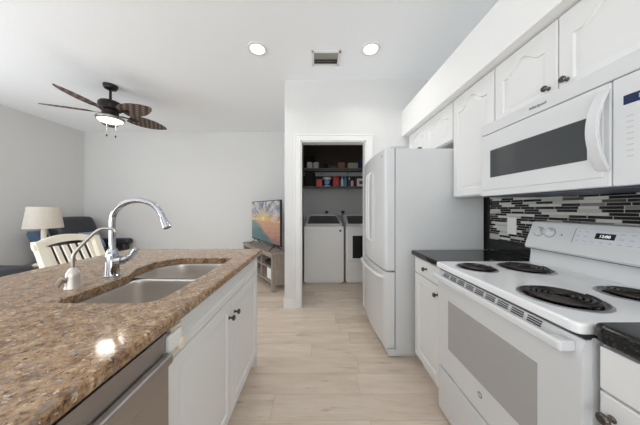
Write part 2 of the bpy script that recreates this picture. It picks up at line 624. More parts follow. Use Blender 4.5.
wall_box('floor', (XL - .1, YB - .1, -0.1), (XR + .1, YF + .1, 0), M_FLOOR)
wall_box('ceiling', (XL - .1, YB - .1, ZC), (XR + .1, YF + .1, ZC + .1), M_CEIL)
wall_box('wall_right', (XR, YB, 0), (XR + .1, YF, ZC))
wall_box('wall_far', (XL, YF, 0), (XR, YF + .1, ZC))
bm = BM()                                                     # left wall with the opening of a living-room window
box(bm, (XL - .1, YB, 0), (XL, -1.1, ZC)); box(bm, (XL - .1, 1.7, 0), (XL, YF, ZC))
box(bm, (XL - .1, -1.1, 0), (XL, 1.7, .35)); box(bm, (XL - .1, -1.1, 2.25), (XL, 1.7, ZC))
struct('wall_left', bm, M_WALL)
bm = BM()                                                     # rear wall with made-up openings for the added fill light
box(bm, (XL, YB - .1, 0), (-4.1, YB, ZC)); box(bm, (-.5, YB - .1, 0), (-.1, YB, ZC)); box(bm, (1.3, YB - .1, 0), (XR, YB, ZC))
box(bm, (-4.1, YB - .1, 2.2), (-.5, YB, ZC)); box(bm, (-.1, YB - .1, 2.15), (1.3, YB, ZC)); box(bm, (-.1, YB - .1, 0), (1.3, YB, .95))
struct('wall_rear', bm, M_WALL)
bm = BM()
box(bm, (XP, YD, 0), (DX0, YD + .12, ZC)); box(bm, (DX1, YD, 0), (XR, YD + .12, ZC)); box(bm, (DX0, YD, DZ), (DX1, YD + .12, ZC))
struct('wall_laundry', bm, M_WALL)
wall_box('wall_partition', (XP, YD + .12, 0), (XP + .12, YF, ZC))
bm = BM(); box(bm, (1.06, YB, 2.14), (XR, YD, 2.46), 0.004)
struct('soffit', bm, M_SOFFIT)
# door casing round the laundry opening
bm = BM()
cw = 0.072
for x0, x1 in ((DX0 - cw, DX0), (DX1, DX1 + cw)):
    box(bm, (x0, YD - .014, 0), (x1, YD, DZ + cw), 0.004)
    xo = x0 if x0 < 0 else x1
    box(bm, (xo - .008, YD - .02, 0), (xo + .008, YD, DZ + cw), 0.004)
box(bm, (DX0, YD - .014, DZ), (DX1, YD, DZ + cw), 0.004)
box(bm, (DX0 - cw, YD - .02, DZ + cw - .008), (DX1 + cw, YD, DZ + cw + .008), 0.004)
box(bm, (DX0, YD - .002, 0), (DX0 + .015, YD + .122, DZ), 0.002); box(bm, (DX1 - .015, YD - .002, 0), (DX1, YD + .122, DZ), 0.002)
box(bm, (DX0, YD - .002, DZ - .015), (DX1, YD + .122, DZ), 0.002)
struct('trim_1', bm, M_TRIM)


def baseboard(name, a, b):
    bm = BM()
    box(bm, a, b, 0.002)
    struct(name, bm, M_TRIM)


baseboard('baseboard_laundry', (XP - .012, YD - .014, 0), (DX0 - cw - .009, YD, .12))
baseboard('baseboard_partition', (XP - .014, YD, 0), (XP, YF, .12))
baseboard('baseboard_far', (XL, YF - .014, 0), (XP - .014, YF, .12))
baseboard('baseboard_left', (XL, 1.7, 0), (XL + .014, YF - .014, .12))
# tiled backsplash with a low granite upstand
bm = BM(); box(bm, (XR - .008, -0.6, 1.0), (XR, 1.769, 1.42)); struct('trim_2', bm, M_TILE)
bm = BM(); box(bm, (XR - .012, 1.77, .9), (XR, 1.86, 1.42)); struct('fridge_gap_shade', bm, M_TUB_SHADE)  # dark strip that paints the shade in the gap behind the fridge

# ------------------------------------------------------------------ island
ZT = 0.914
hole = round_poly([(-.56, .745, .075), (-.56, 1.435, .035), (-.90, 1.435, .10), (-.995, 1.33, .07), (-.985, 1.17, .06), (-.925, 1.06, .06), (-.922, .745, .05)], 8)
# densify
def densify(poly, d):
    out = []
    for i in range(len(poly)):
        a, b = Vector(poly[i]), Vector(poly[(i + 1) % len(poly)])
        k = max(1, int((b - a).length / d))
        for j in range(k):
            out.append(tuple(a.lerp(b, j / k)))
    return out
hole = densify(hole, 0.03)
hc = (-.76, 1.09)
IX0, IX1, IY0, IY1 = -1.53, -.441, -0.75, 1.765
rim = rect_loop_from(hole, hc, IX0, IX1, IY0, IY1)
def inset_rect(p, e):
    return (min(max(p[0], IX0 + e), IX1 - e), min(max(p[1], IY0 + e), IY1 - e))
bm = BM()
TH = 0.037
hole_o = offset_in(hole, 0.0)
grow = [(hc[0] + (x - hc[0]) * 1.012, hc[1] + (y - hc[1]) * 1.008) for x, y in hole]
loft(bm, [[(x, y, ZT - TH) for x, y in hole], [(x, y, ZT - .005) for x, y in hole], [(x, y, ZT - .0015) for x, y in [((a[0]*.6+b[0]*.4), (a[1]*.6+b[1]*.4)) for a, b in zip(hole, grow)]],
          [(x, y, ZT) for x, y in grow],
          [inset_rect(p, .012) + (ZT,) for p in rim], [inset_rect(p, .004) + (ZT - .0025,) for p in rim], [p + (ZT - .010,) for p in rim],
          [p + (ZT - TH + .008,) for p in rim], [inset_rect(p, .006) + (ZT - TH,) for p in rim], [(x, y, ZT - TH) for x, y in hole]], False, False)
bmesh.ops.remove_doubles(bm, verts=bm.verts, dist=1e-5)
bmesh.ops.recalc_face_normals(bm, faces=bm.faces)
solo('granite_countertop', bm, M_GRANITE, 'long brown speckled granite island countertop with a cut-out for the sink', 'countertop', (-.98, .5, ZT - TH), angle=3)

ZI = ZT - TH - .001
FX = -.47
# sink base cabinet (hollow) with false front and two doors
c = thing('sink_cabinet', 'white island base cabinet with two panelled doors and a false drawer front under the sink', 'cabinet', (-.76, 1.19, 0))
bm = BM()
y0, y1 = .672, 1.705
box(bm, (-1.06, y0, .1), (FX - .021, y0 + .018, ZI)); box(bm, (-1.06, y1 - .018, 0.0), (FX - .004, y1, ZI))
box(bm, (-1.06, y0, .1), (-.50, y1, .118)); box(bm, (-1.06, y0, .1), (-1.045, y1, ZI))
box(bm, (FX - .04, y0, .74), (FX - .021, y1, ZI)); box(bm, (FX - .04, y0, .1), (FX - .021, y1, .13)); box(bm, (FX - .04, 1.17, .1), (FX - .021, 1.21, .76))
obj('body', bm, M_CAB, c)
bm = BM(); box(bm, (-.56, y0, 0), (-.542, y1 - .02, .1)); obj('toe_kick', bm, M_CAB, c)
obj('false_drawer_front', door_bm(y1 - .02 - y0 - .004, .118, face_island(FX - .02, y0 + .003, .752), mx=.03, my=.03), M_CAB, c)
d1 = obj('door', door_bm(1.185 - .676, .638, face_island(FX - .02, .676, .108)), M_CAB, c)
d2 = obj('door', door_bm(1.685 - 1.19, .638, face_island(FX - .02, 1.19, .108)), M_CAB, c)
obj('knob', knob_bm(face_island(FX, 1.152, .657)), M_KNOB, d1)
obj('knob', knob_bm(face_island(FX, 1.225, .657)), M_KNOB, d2)
# knee wall that carries the bar side
bm = BM(); box(bm, (-1.16, IY0 + .03, 0), (-1.07, 1.705, ZI), .002); obj_k = struct('wall_island', bm, M_TRIM)

# dishwasher
dw = thing('dishwasher', 'stainless steel dishwasher with bar handle under the granite island counter', 'dishwasher', (-.76, .366, 0))
bm = BM(); box(bm, (-1.05, .072, .1), (FX - .02, .664, .868)); obj('tub', bm, M_TUB_SHADE, dw)
bm = BM(); box(bm, (FX - .02, .07, .115), (FX + .012, .666, .762), .004)
obj('door', bm, M_STEEL, dw)
bm = BM(); box(bm, (FX - .02, .07, .8), (FX + .012, .666, .862), .005); box(bm, (FX - .02, .07, .764), (FX - .012, .666, .80))
box(bm, (FX - .012, .64, .764), (FX + .008, .666, .80), .003); box(bm, (FX - .012, .07, .764), (FX + .008, .09, .80), .003)
obj('control_panel', bm, M_STEEL, dw)
bm = BM()
box(bm, (FX + .012, .085, .775), (FX + .036, .652, .806), .007, 3)
obj('handle', bm, M_STEEL, dw)
bm = BM(); box(bm, (-.57, .075, 0), (-.55, .664, .112)); obj('kick_plate', bm, M_BLACK, dw)

# child latch over the dishwasher corner
cl = thing('child_safety_latch', 'ivory plastic child safety latch bridging dishwasher and sink cabinet', 'latch', (FX + .012, .676, .8))
bm = BM(); box(bm, (FX + .0005, .678, .775), (FX + .010, .735, .86), .004); obj('base_pad', bm, M_IVORY, cl)
bm = BM(); box(bm, (FX + .010, .650, .80), (FX + .022, .715, .852), .004); obj('strap', bm, M_PLASTIC, cl)
bm = BM(); lathe(bm, [(.018, 0), (.022, .006), (.020, .016), (.011, .022)], 18, face_island(FX + .009, .715, .797)); obj('button', bm, M_IVORY, cl)
# remaining base of the island behind the camera
b2 = thing('island_end_cabinet', 'white base cabinet closing the island beyond the dishwasher', 'cabinet', (-.76, -.3, 0))
bm = BM(); box(bm, (-1.05, -.70, .1), (FX - .02, .066, ZI)); obj('body', bm, M_CAB, b2)
d = obj('door', door_bm(.36, .755, face_island(FX - .02, -.68, .108)), M_CAB, b2); obj('knob', knob_bm(face_island(FX, -.36, .7)), M_KNOB, d)
d = obj('door', door_bm(.36, .755, face_island(FX - .02, -.305, .108)), M_CAB, b2); obj('knob', knob_bm(face_island(FX, -.27, .7)), M_KNOB, d)

# sink: two bowls
sk = thing('kitchen_sink', 'stainless steel double-bowl sink set under the brown granite', 'sink', (-.76, 1.09, .66))
def bowl(pts, zb):
    L0 = densify(round_poly(pts, 6), .03)
    ctr = (sum(p[0] for p in L0) / len(L0), sum(p[1] for p in L0) / len(L0))
    def sc(k): return [(ctr[0] + (x - ctr[0]) * k, ctr[1] + (y - ctr[1]) * k) for x, y in L0]
    ztop = ZT - TH - .002
    bm = BM()
    loops = [[(x, y, ztop) for x, y in offset_in(L0, -.010)], [(x, y, ztop - .0005) for x, y in L0], [(x, y, ztop - .006) for x, y in offset_in(L0, .003)]]
    loops += [[(x, y, ztop - .02) for x, y in sc(.985)], [(x, y, zb + .03) for x, y in sc(.95)], [(x, y, zb + .01) for x, y in sc(.92)], [(x, y, zb) for x, y in sc(.85)], [(x, y, zb - .004) for x, y in sc(.2)]]
    loft(bm, loops, False, True)
    bmesh.ops.recalc_face_normals(bm, faces=bm.faces)
    bm.normal_update()
    if bm.faces[-1].normal.z < 0 and False:
        bmesh.ops.reverse_faces(bm, faces=bm.faces)
    b = obj('bowl', bm, M_SINK, sk, angle=60)
    bm = BM(); lathe(bm, [(.042, 0), (.042, .003), (.034, .004), (.030, -.002), (.004, -.003)], 24, T(ctr[0], ctr[1], zb - .003)); obj('drain', bm, M_CHROME, b)
bowl([(-.555, .74, .075), (-.555, 1.112, .05), (-.935, 1.112, .05), (-.93, .74, .06)], .70)
bowl([(-.555, 1.142, .05), (-.555, 1.44, .05), (-.90, 1.44, .10), (-1.0, 1.34, .07), (-.995, 1.142, .05)], .72)

# main faucet
FXc, FYc = -.995, 1.045
M_CHROME2 = mat('faucet_chrome', (186, 189, 194), 0.07, 1.0)
fa = thing('pull_down_faucet', 'tall chrome gooseneck pull-down faucet with side lever behind the sink', 'faucet', (FXc, FYc, ZT))
bm = BM(); lathe(bm, [(.033, .0005), (.033, .006), (.028, .010), (.026, .05), (.026, .10), (.022, .12), (.0165, .132)], 28, T(FXc, FYc, ZT)); obj('body', bm, M_CHROME2, fa)
sp = [(FXc, FYc, ZT + .125), (FXc, FYc, ZT + .268)]
R = .122
for k in range(1, 19):
    a = PI - k * PI * .88 / 18
    sp.append((FXc + R + R * math.cos(a), FYc, ZT + .268 + R * .82 * math.sin(a)))
bm = BM(); tube(bm, sp, .0127, 16); obj('spout', bm, M_CHROME2, fa)
e = Vector(sp[-1]); dirv = (Vector((.042, 0, -.09))).normalized()
bm = BM(); tube(bm, [e - dirv * .004, e + dirv * .012, e + dirv * .022, e + dirv * .05, e + dirv * .074, e + dirv * .078], [.0125, .0135, .0125, .0155, .0195, .0165], 20)
hd = obj('spray_head', bm, M_CHROME2, fa)
bm = BM(); tube(bm, [e + dirv * .0775, e + dirv * .080], [.0155, .0145], 20); obj('nozzle', bm, M_DARKPRINT, hd)
bm = BM()
tube(bm, [(FXc + .02, FYc, ZT + .072), (FXc + .052, FYc, ZT + .078)], .021, 18)
tube(bm, smooth_path([(FXc + .044, FYc, ZT + .078), (FXc + .075, FYc, ZT + .088), (FXc + .10, FYc, ZT + .108), (FXc + .118, FYc, ZT + .134)], 5), [.015] * 5 + [.014] * 5 + [.0125] * 5 + [.009], 14)
obj('lever', bm, M_CHROME2, fa)

# drinking water tap
GX, GY = -1.01, .89
tp = thing('filter_tap', 'small nickel drinking-water tap with thin bent spout and pale body', 'tap', (GX, GY, ZT))
bm = BM(); lathe(bm, [(.026, .0005), (.026, .004), (.023, .010), (.022, .05), (.021, .062), (.013, .078), (.008, .084)], 22, T(GX, GY, ZT)); obj('body', bm, mat('pale_nickel', (214, 208, 200), .3, .55), tp)
path = smooth_path([(GX, GY, ZT + .078), (GX + .001, GY, ZT + .125), (GX + .010, GY + .004, ZT + .152), (GX + .046, GY + .02, ZT + .205), (GX + .075, GY + .032, ZT + .236), (GX + .100, GY + .04, ZT + .242), (GX + .122, GY + .05, ZT + .236), (GX + .128, GY + .052, ZT + .226)], 6)
bm = BM(); tube(bm, path, .0066, 12); obj('spout', bm, M_NICKEL, tp)
bm = BM(); tube(bm, [(GX, GY - .004, ZT + .04), (GX - .012, GY - .028, ZT + .036)], .011, 12)
box(bm, (-.009, -.004, -.02), (.009, .004, .022), .003, 2, T(GX - .014, GY - .034, ZT + .033) @ Matrix.Rotation(.5, 4, 'Y'))
obj('lever', bm, M_NICKEL, tp)

# ------------------------------------------------------------------ right run: base cabinets and counters
CX = .772                                   # cabinet face (door fronts)
def base_cabinet(label, y0, y1, loc, knob_y, drawers):
    c = thing('base_cabinet', label, 'cabinet', loc)
    bm = BM(); box(bm, (CX + .02, y0, .1), (XR - .002, y1, .876)); box(bm, (.84, y0, 0), (.86, y1, .1))
    obj('body', bm, M_CAB, c)
    w = y1 - y0 - .012
    d = obj('drawer', door_bm(w, .118, face_right(CX + .02, y1 - .006, .752), mx=.001, my=.001) if False else box(BM(), (CX, y0 + .006, .752), (CX + .02, y1 - .006, .868), .004), M_CAB, c)
    obj('knob', knob_bm(face_right(CX, (y0 + y1) / 2 if not drawers else knob_y - .02, .815)), M_KNOB, d)
    if drawers:
        zs = [(.45, .744), (.108, .442)]
        for z0, z1 in zs:
            d = obj('drawer', box(BM(), (CX, y0 + .006, z0), (CX + .02, y1 - .006, z1), .004), M_CAB, c)
            obj('knob', knob_bm(face_right(CX, knob_y, z1 - .085)), M_KNOB, d)
    else:
        d = obj('door', door_bm(w, .636, face_right(CX + .02, y1 - .006, .108)), M_CAB, c)
        obj('knob', knob_bm(face_right(CX, knob_y, .69)), M_KNOB, d)
    return c
base_cabinet('narrow white base cabinet with one drawer and one door between fridge and range', 1.337, 1.70, (1.1, 1.52, 0), 1.375, False)
base_cabinet('white base cabinet with drawer over door beside the range, below the higher black counter', .0, .594, (1.1, .3, 0), .562, False)
def counter(label, y0, y1, r, zt=ZT, xf=CX - .022):
    bm = BM()
    poly = round_poly([(xf, y0, .0), (XR - .022, y0, 0), (XR - .022, y1, 0), (xf, y1, r)], 5)
    prism(bm, poly, .878, zt, None, .011, 4)
    solo('black_countertop', bm, M_BGRANITE, label, 'countertop', (1.1, (y0 + y1) / 2, .878))
counter('short polished black granite counter between fridge and range', 1.335, 1.715, .01)
counter('polished black granite counter with rounded corner next to the oven handle end', -.02, .599, .03, .929, .758)
bm = BM(); box(bm, (XR - .0215, 1.335, ZT - .002), (XR - .0085, 1.769, 1.0), .002)
solo('granite_upstand', bm, M_BGRANITE, 'low black granite upstand below the mosaic tile by the fridge', 'backsplash', (XR - .015, 1.55, ZT))
bm = BM(); box(bm, (XR - .0215, -.02, .928), (XR - .0085, .599, 1.0), .002)
solo('granite_upstand', bm, M_BGRANITE, 'low black granite upstand on the counter past the range', 'backsplash', (XR - .015, .05, .928))

# outlet
ou = thing('wall_outlet', 'white double wall outlet on the mosaic tile beside the range', 'outlet', (XR - .008, 1.566, 1.116))
bm = BM(); box(bm, (XR - .014, 1.53, 1.056), (XR - .008, 1.602, 1.178), .003); pl = obj('cover_plate', bm, M_PLASTIC, ou)
for z in (1.092, 1.142):
    bm = BM(); box(bm, (XR - .016, 1.551, z - .017), (XR - .0135, 1.581, z + .017), .002); so = obj('socket', bm, M_PLASTIC, pl)

# ------------------------------------------------------------------ range
RY0, RY1 = .602, 1.330
RC = (RY0 + RY1) / 2
rg = thing('electric_range', 'white freestanding electric coil range with slanted control back panel', 'range', (1.05, RC, 0))
bm = BM(); box(bm, (.775, RY0 + .003, .03), (1.40, RY1 - .003, .876)); box(bm, (.80, RY0 + .02, .0), (1.36, RY1 - .02, .03)); obj('body', bm, M_APPL_SIDE, rg)
bm = BM(); prism(bm, round_poly([(.733, RY0, .025), (1.33, RY0, 0), (1.33, RY1, 0), (.733, RY1, .02)], 5), .884, .918, None, .009, 3); ct = obj('cooktop', bm, M_ENAMEL, rg)
bm = BM(); box(bm, (.757, RY0 + .004, .872), (.79, RY1 - .004, .887)); obj('vent_gap', bm, M_TUB_SHADE, rg)
bm = BM(); box(bm, (.748, RY0 + .003, .03), (.775, RY1 - .003, .285), .006); dr = obj('drawer', bm, M_APPL, rg)
bm = BM()
prof = [(.775, .300), (.750, .300), (.746, .305), (.746, .80), (.748, .84), (.757, .868), (.775, .87)]
loft(bm, [[(x, RY1 - .004, z) for x, z in prof], [(x, RY0 + .004, z) for x, z in prof]])
bmesh.ops.recalc_face_normals(bm, faces=bm.faces)
od = obj('oven_door', bm, M_APPL, rg, angle=30)
bm = BM(); box(bm, (.7445, .728, .445), (.747, 1.222, .718), .001); obj('window', bm, M_OVENGLASS, od)
# handle: a full-width bar on two end blocks
bm = BM()
box(bm, (.700, RY0 + .02, .826), (.722, RY1 - .02, .856), .008, 3)
for y in (RY0 + .019, RY1 - .064):
    box(bm, (.7012, y, .825), (.75, y + .045, .857), .007, 3)
obj('handle', bm, M_APPL, od)
bm = BM()
y = 1.272
for k in range(9):
    for j in range(3):
        z = .8445 + j * .0075
        nx = .7475 + max(0, (z - .84)) * (.009 / .028)
        box(bm, (nx - .001, y - .048, z), (nx + .006, y, z + .0038))
    y -= .063
obj('vent_slots', bm, M_BLACK, od)
bm = BM(); lathe(bm, [(.014, 0), (.014, .001), (.012, .0014)], 24, face_right(.746, .985, .388)); lg = obj('emblem', bm, M_GREYPRINT, od)
text('lettering', 'GE', .014, M_PLASTIC, od, face_right(.7445, .985, .388))
# control back panel: a swept profile
bm = BM()
prof = [(1.405, .90), (1.315, .90), (1.318, .93), (1.325, .985), (1.322, 1.0), (1.292, 1.006), (1.287, 1.016), (1.297, 1.05), (1.336, 1.150), (1.347, 1.163), (1.36, 1.167), (1.405, 1.167)]
loft(bm, [[(x, RY1 + .002, z) for x, z in prof], [(x, RY1 - .0, z) for x, z in prof], [(x, RY0, z) for x, z in prof], [(x, RY0 - .002, z) for x, z in prof]])
bmesh.ops.recalc_face_normals(bm, faces=bm.faces)
bg = obj('control_panel', bm, M_APPL, rg, angle=28)
bm = BM(); box(bm, (1.2885, RY0, 1.0035), (1.30, RY1, 1.0055)); obj('panel_seam', bm, M_DARKPRINT, bg)
ta = math.atan2(1.336 - 1.297, 1.150 - 1.05)          # slant of the panel
def on_panel(y, z):
    """frame on the slanted control face at height z: along -Y, up along the slant, out"""
    x = 1.297 + (z - 1.05) * math.tan(ta)
    return Matrix(((0, math.sin(ta), -math.cos(ta), x), (-1, 0, 0, y), (0, math.cos(ta), math.sin(ta), z), (0, 0, 0, 1)))
for y in (1.278, 1.218, .712, .652):
    kb = BM(); lathe(kb, [(.030, .0), (.030, .0012), (.027, .0016)], 26, on_panel(y, 1.106)); obj('dial_ring', kb, M_GREYPRINT, bg)
    kb = BM()
    lathe(kb, [(.026, .0), (.026, .003), (.0225, .004), (.021, .018), (.018, .022), (.006, .023)], 26, on_panel(y, 1.106))
    box(kb, (-.004, -.020, .014), (.004, .020, .026), .002, 2, on_panel(y, 1.106))
    obj('knob', kb, M_APPL, bg)
bm = BM(); lathe(bm, [(.004, 0), (.004, .0015)], 12, on_panel(1.156, 1.10)); obj('indicator_light', bm, M_BLACK, bg)
bm = BM()
box(bm, (-.155, -.036, 0), (.155, .036, .0012), .0005, 1, on_panel(.945, 1.105)); kp = obj('touch_panel', bm, mat('panel_film', (222, 225, 230), .3), rg)
bm = BM()
box(bm, (-.158, -.038, .0), (-.156, .038, .0018), 0, 1, on_panel(.945, 1.105)); obj('panel_edge', bm, M_GREYPRINT, bg)
bm = BM(); box(bm, (-.034, -.014, .001), (.034, .014, .0022), 0, 1, on_panel(.985, 1.112)); ds = obj('clock_display', bm, M_BLACK, kp)
text('digits', '12:00', .018, mat('display_digits', (250, 250, 250), .4, emis=(250, 252, 255), estr=.9), kp, on_panel(.985, 1.112) @ T(0, -.001, .0028))
bm = BM()
for col in range(10):
    for rw in range(3):
        px = -.14 + col * .031; py = -.024 + rw * .024
        if -.085 < px < .005 and py > -.015:
            continue
        box(bm, (px - .007, py - .002, .001), (px + .007, py + .0015, .0018), 0, 1, on_panel(.945, 1.105))
obj('key_legends', bm, mat('legend_print', (186, 189, 194), .6), kp)

M_CHROMERING = mat('burner_ring', (170, 172, 178), .3, .7)
def burner(x, y, r, k):
    bm = BM()
    lathe(bm, [(r + .008, .9182), (r + .008, .9215), (r + .005, .921), (r, .9195), (.02, .9188)], 40, T(x, y, 0))
    p = obj('drip_pan', bm, M_PAN, rg)
    bm = BM(); lathe(bm, [(r + .017, .9182), (r + .017, .9205), (r + .013, .9225), (r + .009, .9222), (r + .0085, .9182)], 44, T(x, y, 0), False, False); obj('trim_ring', bm, M_CHROMERING, p)
    bm = BM()
    turns = 4 if r < .09 else 5
    pts = []
    n = turns * 30
    for i in range(n + 1):
        a = i / 30 * 2 * PI
        rr = .018 + (r - .024) * i / n
        pts.append((x + rr * math.cos(a), y + rr * math.sin(a), .9275))
    tube(bm, pts, .0048, 8)
    for k in range(3):
        a = k * 2 * PI / 3 + .4
        box(bm, (.0, -.002, .9195), (r - .003, .002, .9235), 0, 1, T(x, y, 0) @ Matrix.Rotation(a, 4, 'Z'))
    obj('coil', bm, M_COIL, p)
burner(.868, 1.172, .078, 0); burner(1.125, 1.165, .102, 1); burner(.885, .782, .102, 2); burner(1.18, .80, .078, 3)

# ------------------------------------------------------------------ fridge
FY0, FY1 = 1.79, 2.62
fr = thing('refrigerator', 'tall white bottom-freezer refrigerator beside the laundry doorway', 'refrigerator', (1.0, 2.2, 0))
bm = BM(); box(bm, (.655, FY0, .03), (1.39, FY1, 1.745), .006); box(bm, (.70, FY0 + .02, 0), (1.36, FY1 - .02, .03)); obj('body', bm, M_APPL_SIDE, fr)
bm = BM(); box(bm, (.646, FY0 + .012, .06), (.656, FY1 - .012, 1.735)); obj('door_gasket', bm, M_GREYPRINT, fr)
def fdoor(z0, z1, ya, yb):
    pts = [(.646, ya), (.646, yb)]
    n = 24
    for k in range(n + 1):
        yy = yb + (ya - yb) * k / n
        s_ = (yy - FY0) / (FY1 - FY0); q = abs(2 * s_ - 1)
        pts.append((.545 + .03 * q ** 2 + .012 * max(0, (q - .93) / .07) ** 2, yy))
    bm = BM(); prism(bm, list(reversed(pts)), z0, z1, None, .005, 2)
    return bm
FM = (FY0 + FY1) / 2
ud = obj('door', fdoor(.724, 1.752, FY0 + .002, FM - .002), M_APPL, fr, angle=28)
ud2 = obj('door', fdoor(.724, 1.752, FM + .002, FY1 - .002), M_APPL, fr, angle=28)
fd = obj('freezer_drawer', fdoor(.075, .712, FY0 + .002, FY1 - .002), M_APPL, fr, angle=28)
for yy, dd_ in ((FM - .045, ud), (FM + .045, ud2)):
    bm = BM(); tube(bm, smooth_path([(.548, yy, .93), (.527, yy, .95), (.519, yy, 1.05), (.518, yy, 1.27), (.519, yy, 1.49), (.527, yy, 1.58), (.548, yy, 1.60)], 5), .010, 12); obj('handle', bm, M_APPL, dd_)
bm = BM()
hp = smooth_path([(.585, 1.85, .655), (.535, 1.88, .662), (.512, 1.98, .667), (.496, 2.2, .668), (.512, 2.43, .667), (.535, 2.53, .662), (.575, 2.56, .655)], 5)
tube(bm, hp, .017, 12); obj('handle', bm, M_APPL, fd)
bm = BM(); box(bm, (.592, FY0 + .004, .008), (.70, FY1 - .01, .068), .008); obj('base_grille', bm, M_APPL_SIDE, fr)
bm = BM(); box(bm, (.625, FY0 + .01, 1.7445), (.76, FY0 + .06, 1.768), .006); obj('hinge_cover', bm, mat('hinge_grey', (196, 196, 196), .5), fr)
bm = BM(); lathe(bm, [(.013, 0), (.013, .002), (.011, .003)], 20, face_right(.5655, FY0 + .085, 1.70)); obj('emblem', bm, M_GREYPRINT, ud)
bm = BM(); box(bm, (.86, 1.82, 1.7455), (.89, 1.85, 1.765), .004)
solo('bottle_cap', bm, M_BLACK, 'small black cap lying on top of the refrigerator', 'cap', (.875, 1.835, 1.7455))

# ------------------------------------------------------------------ wall cabinets
WX = 1.124
def wall_cabinet(label, y0, y1, z0, z1, doors, knobs, arch):
    c = thing('wall_cabinet', label, 'cabinet', ((WX + XR) / 2, (y0 + y1) / 2, z0))
    bm = BM(); box(bm, (WX + .02, y0, z0), (XR - .002, y1, z1)); obj('body', bm, M_CAB, c)
    w = (y1 - y0) / doors
    for k in range(doors):
        ya = y1 - k * w - .003
        d = obj('door', door_bm(w - .006, z1 - z0 - .012, face_right(WX + .02, ya, z0 + .006), arch), M_CAB, c)
        if k in knobs:
            ky, kz = knobs[k]
            obj('knob', knob_bm(face_right(WX, ky, kz)), M_KNOB, d)
wall_cabinet('white two-door cathedral-arch cabinet over the refrigerator', 1.785, 2.64, 1.81, 2.136, 2, {}, .05)
wall_cabinet('tall single-door white arched cabinet between refrigerator and microwave', 1.364, 1.775, 1.335, 2.136, 1, {}, .07)
wall_cabinet('white two-door arched cabinet with dark knobs above the microwave', .646, 1.36, 1.757, 2.136, 2, {0: (1.042, 1.822), 1: (.965, 1.822)}, .06)
wall_cabinet('white arched wall cabinet past the microwave', -.2, .588, 1.335, 2.136, 2, {}, .07)

# ------------------------------------------------------------------ microwave
MX = 1.03; MY0, MY1 = .597, 1.352; MZ0, MZ1 = 1.318, 1.754
mw = thing('microwave', 'white over-the-range microwave with dark window and curved handle', 'microwave', (1.2, .97, MZ0))
bm = BM(); box(bm, (MX + .03, MY0, MZ0), (XR - .002, MY1, MZ1), .003); obj('body', bm, M_APPL, mw)
bm = BM(); box(bm, (MX + .015, MY0 + .01, MZ0 - .006), (XR - .03, MY1 - .01, MZ0 + .001)); obj('underside', bm, mat('hood_underside', (70, 78, 92), .45, .3), mw)
bm = BM(); box(bm, (MX, MY0, 1.690), (MX + .03, MY1, MZ1), .005, 3); vg = obj('vent_grille', bm, M_APPL, mw)
text('brand_lettering', 'Whirlpool', .019, M_DARKPRINT, vg, face_right(MX - .0005, 1.005, 1.722))
DY = .752
bm = BM(); box(bm, (MX, DY + .0015, MZ0), (MX + .03, MY1, 1.687), .006, 3)
box(bm, (MX - .004, DY + .02, MZ0 + .035), (MX + .01, MY1 - .012, 1.672), .004, 2)
dm = obj('door', bm, M_APPL, mw)
bm = BM(); box(bm, (MX - .0055, .817, 1.425), (MX + .006, 1.273, 1.585), .001); obj('window', bm, M_GLASSDARK, dm)
# arched strap handle
bm = BM()
zs0, zs1 = 1.375, 1.665
L = []
nn = 22
for k in range(nn + 1):
    s = k / nn
    z = zs0 + (zs1 - zs0) * s
    b = math.sin(PI * s) ** .8
    xo = MX - .004 - .046 * b
    th = .012
    L.append([(xo, .752, z), (xo, .790 , z), (min(xo + th, MX + .002), .790, z), (min(xo + th, MX + .002), .752, z)])
loft(bm, L); bmesh.ops.recalc_face_normals(bm, faces=bm.faces)
bmesh.ops.bevel(bm, geom=[e for e in bm.edges if len(e.link_faces) == 2 and e.calc_face_angle(0) > 1.0], offset=.004, segments=2, affect='EDGES')
obj('handle', bm, M_APPL, dm, angle=50)
bm = BM(); box(bm, (MX, MY0, MZ0), (MX + .03, DY - .0015, 1.687), .005, 3); cp = obj('control_panel', bm, M_APPL, mw)
dspm = mat('blue_display', (14, 20, 40), .2); dspm.node_tree.nodes['Principled BSDF'].inputs['Emission Color'].default_value = lin((30, 70, 130)); dspm.node_tree.nodes['Principled BSDF'].inputs['Emission Strength'].default_value = .35
bm = BM(); box(bm, (MX - .001, .625, 1.588), (MX + .003, .722, 1.619)); dsp = obj('display', bm, dspm, cp)
text('digits', '12:00', .02, mat('blue_digits', (90, 150, 220), .4, emis=(90, 160, 230), estr=.8), cp, face_right(MX - .0018, .668, 1.603))
bm = BM()
for rw in range(8):
    for col in range(3):
        py = 1.548 - rw * .019; pxx = .71 - col * .034
        box(bm, (MX - .0007, pxx - .011, py - .0022), (MX + .002, pxx + .005, py + .0022))
obj('key_legends', bm, mat('pale_print', (196, 198, 200), .6), cp)

# ------------------------------------------------------------------ ceiling fixtures
def downlight(label, x, y):
    t = thing('recessed_light', label, 'ceiling light', (x, y, ZC))
    bm = BM(); lathe(bm, [(.095, ZC + .0), (.098, ZC - .006), (.090, ZC - .011), (.072, ZC - .009), (.068, ZC - .004)], 36, T(x, y, 0), False, False); obj('trim_ring', bm, M_TRIM, t)
    bm = BM(); lathe(bm, [(.07, ZC - .004), (.03, ZC - .0055), (.002, ZC - .006)], 36, T(x, y, 0), False, True); obj('diffuser', bm, M_LIGHT, t)
    d = bpy.data.lights.new('lamp', 'AREA'); d.shape = 'DISK'; d.size = .13; d.energy = 4; d.spread = 2.2; d.color = (1, .96, .90)
    o = bpy.data.objects.new('lamp', d); C.objects.link(o); o.location = (x, y, ZC - .014)
downlight('round recessed ceiling light on the island side of the air vent', -.60, 2.16)
downlight('round recessed ceiling light on the soffit side of the air vent', .54, 2.16)
v = thing('air_vent', 'white rectangular air vent in the ceiling between the two round lights', 'vent', (.09, 2.28, ZC))
bm = BM()
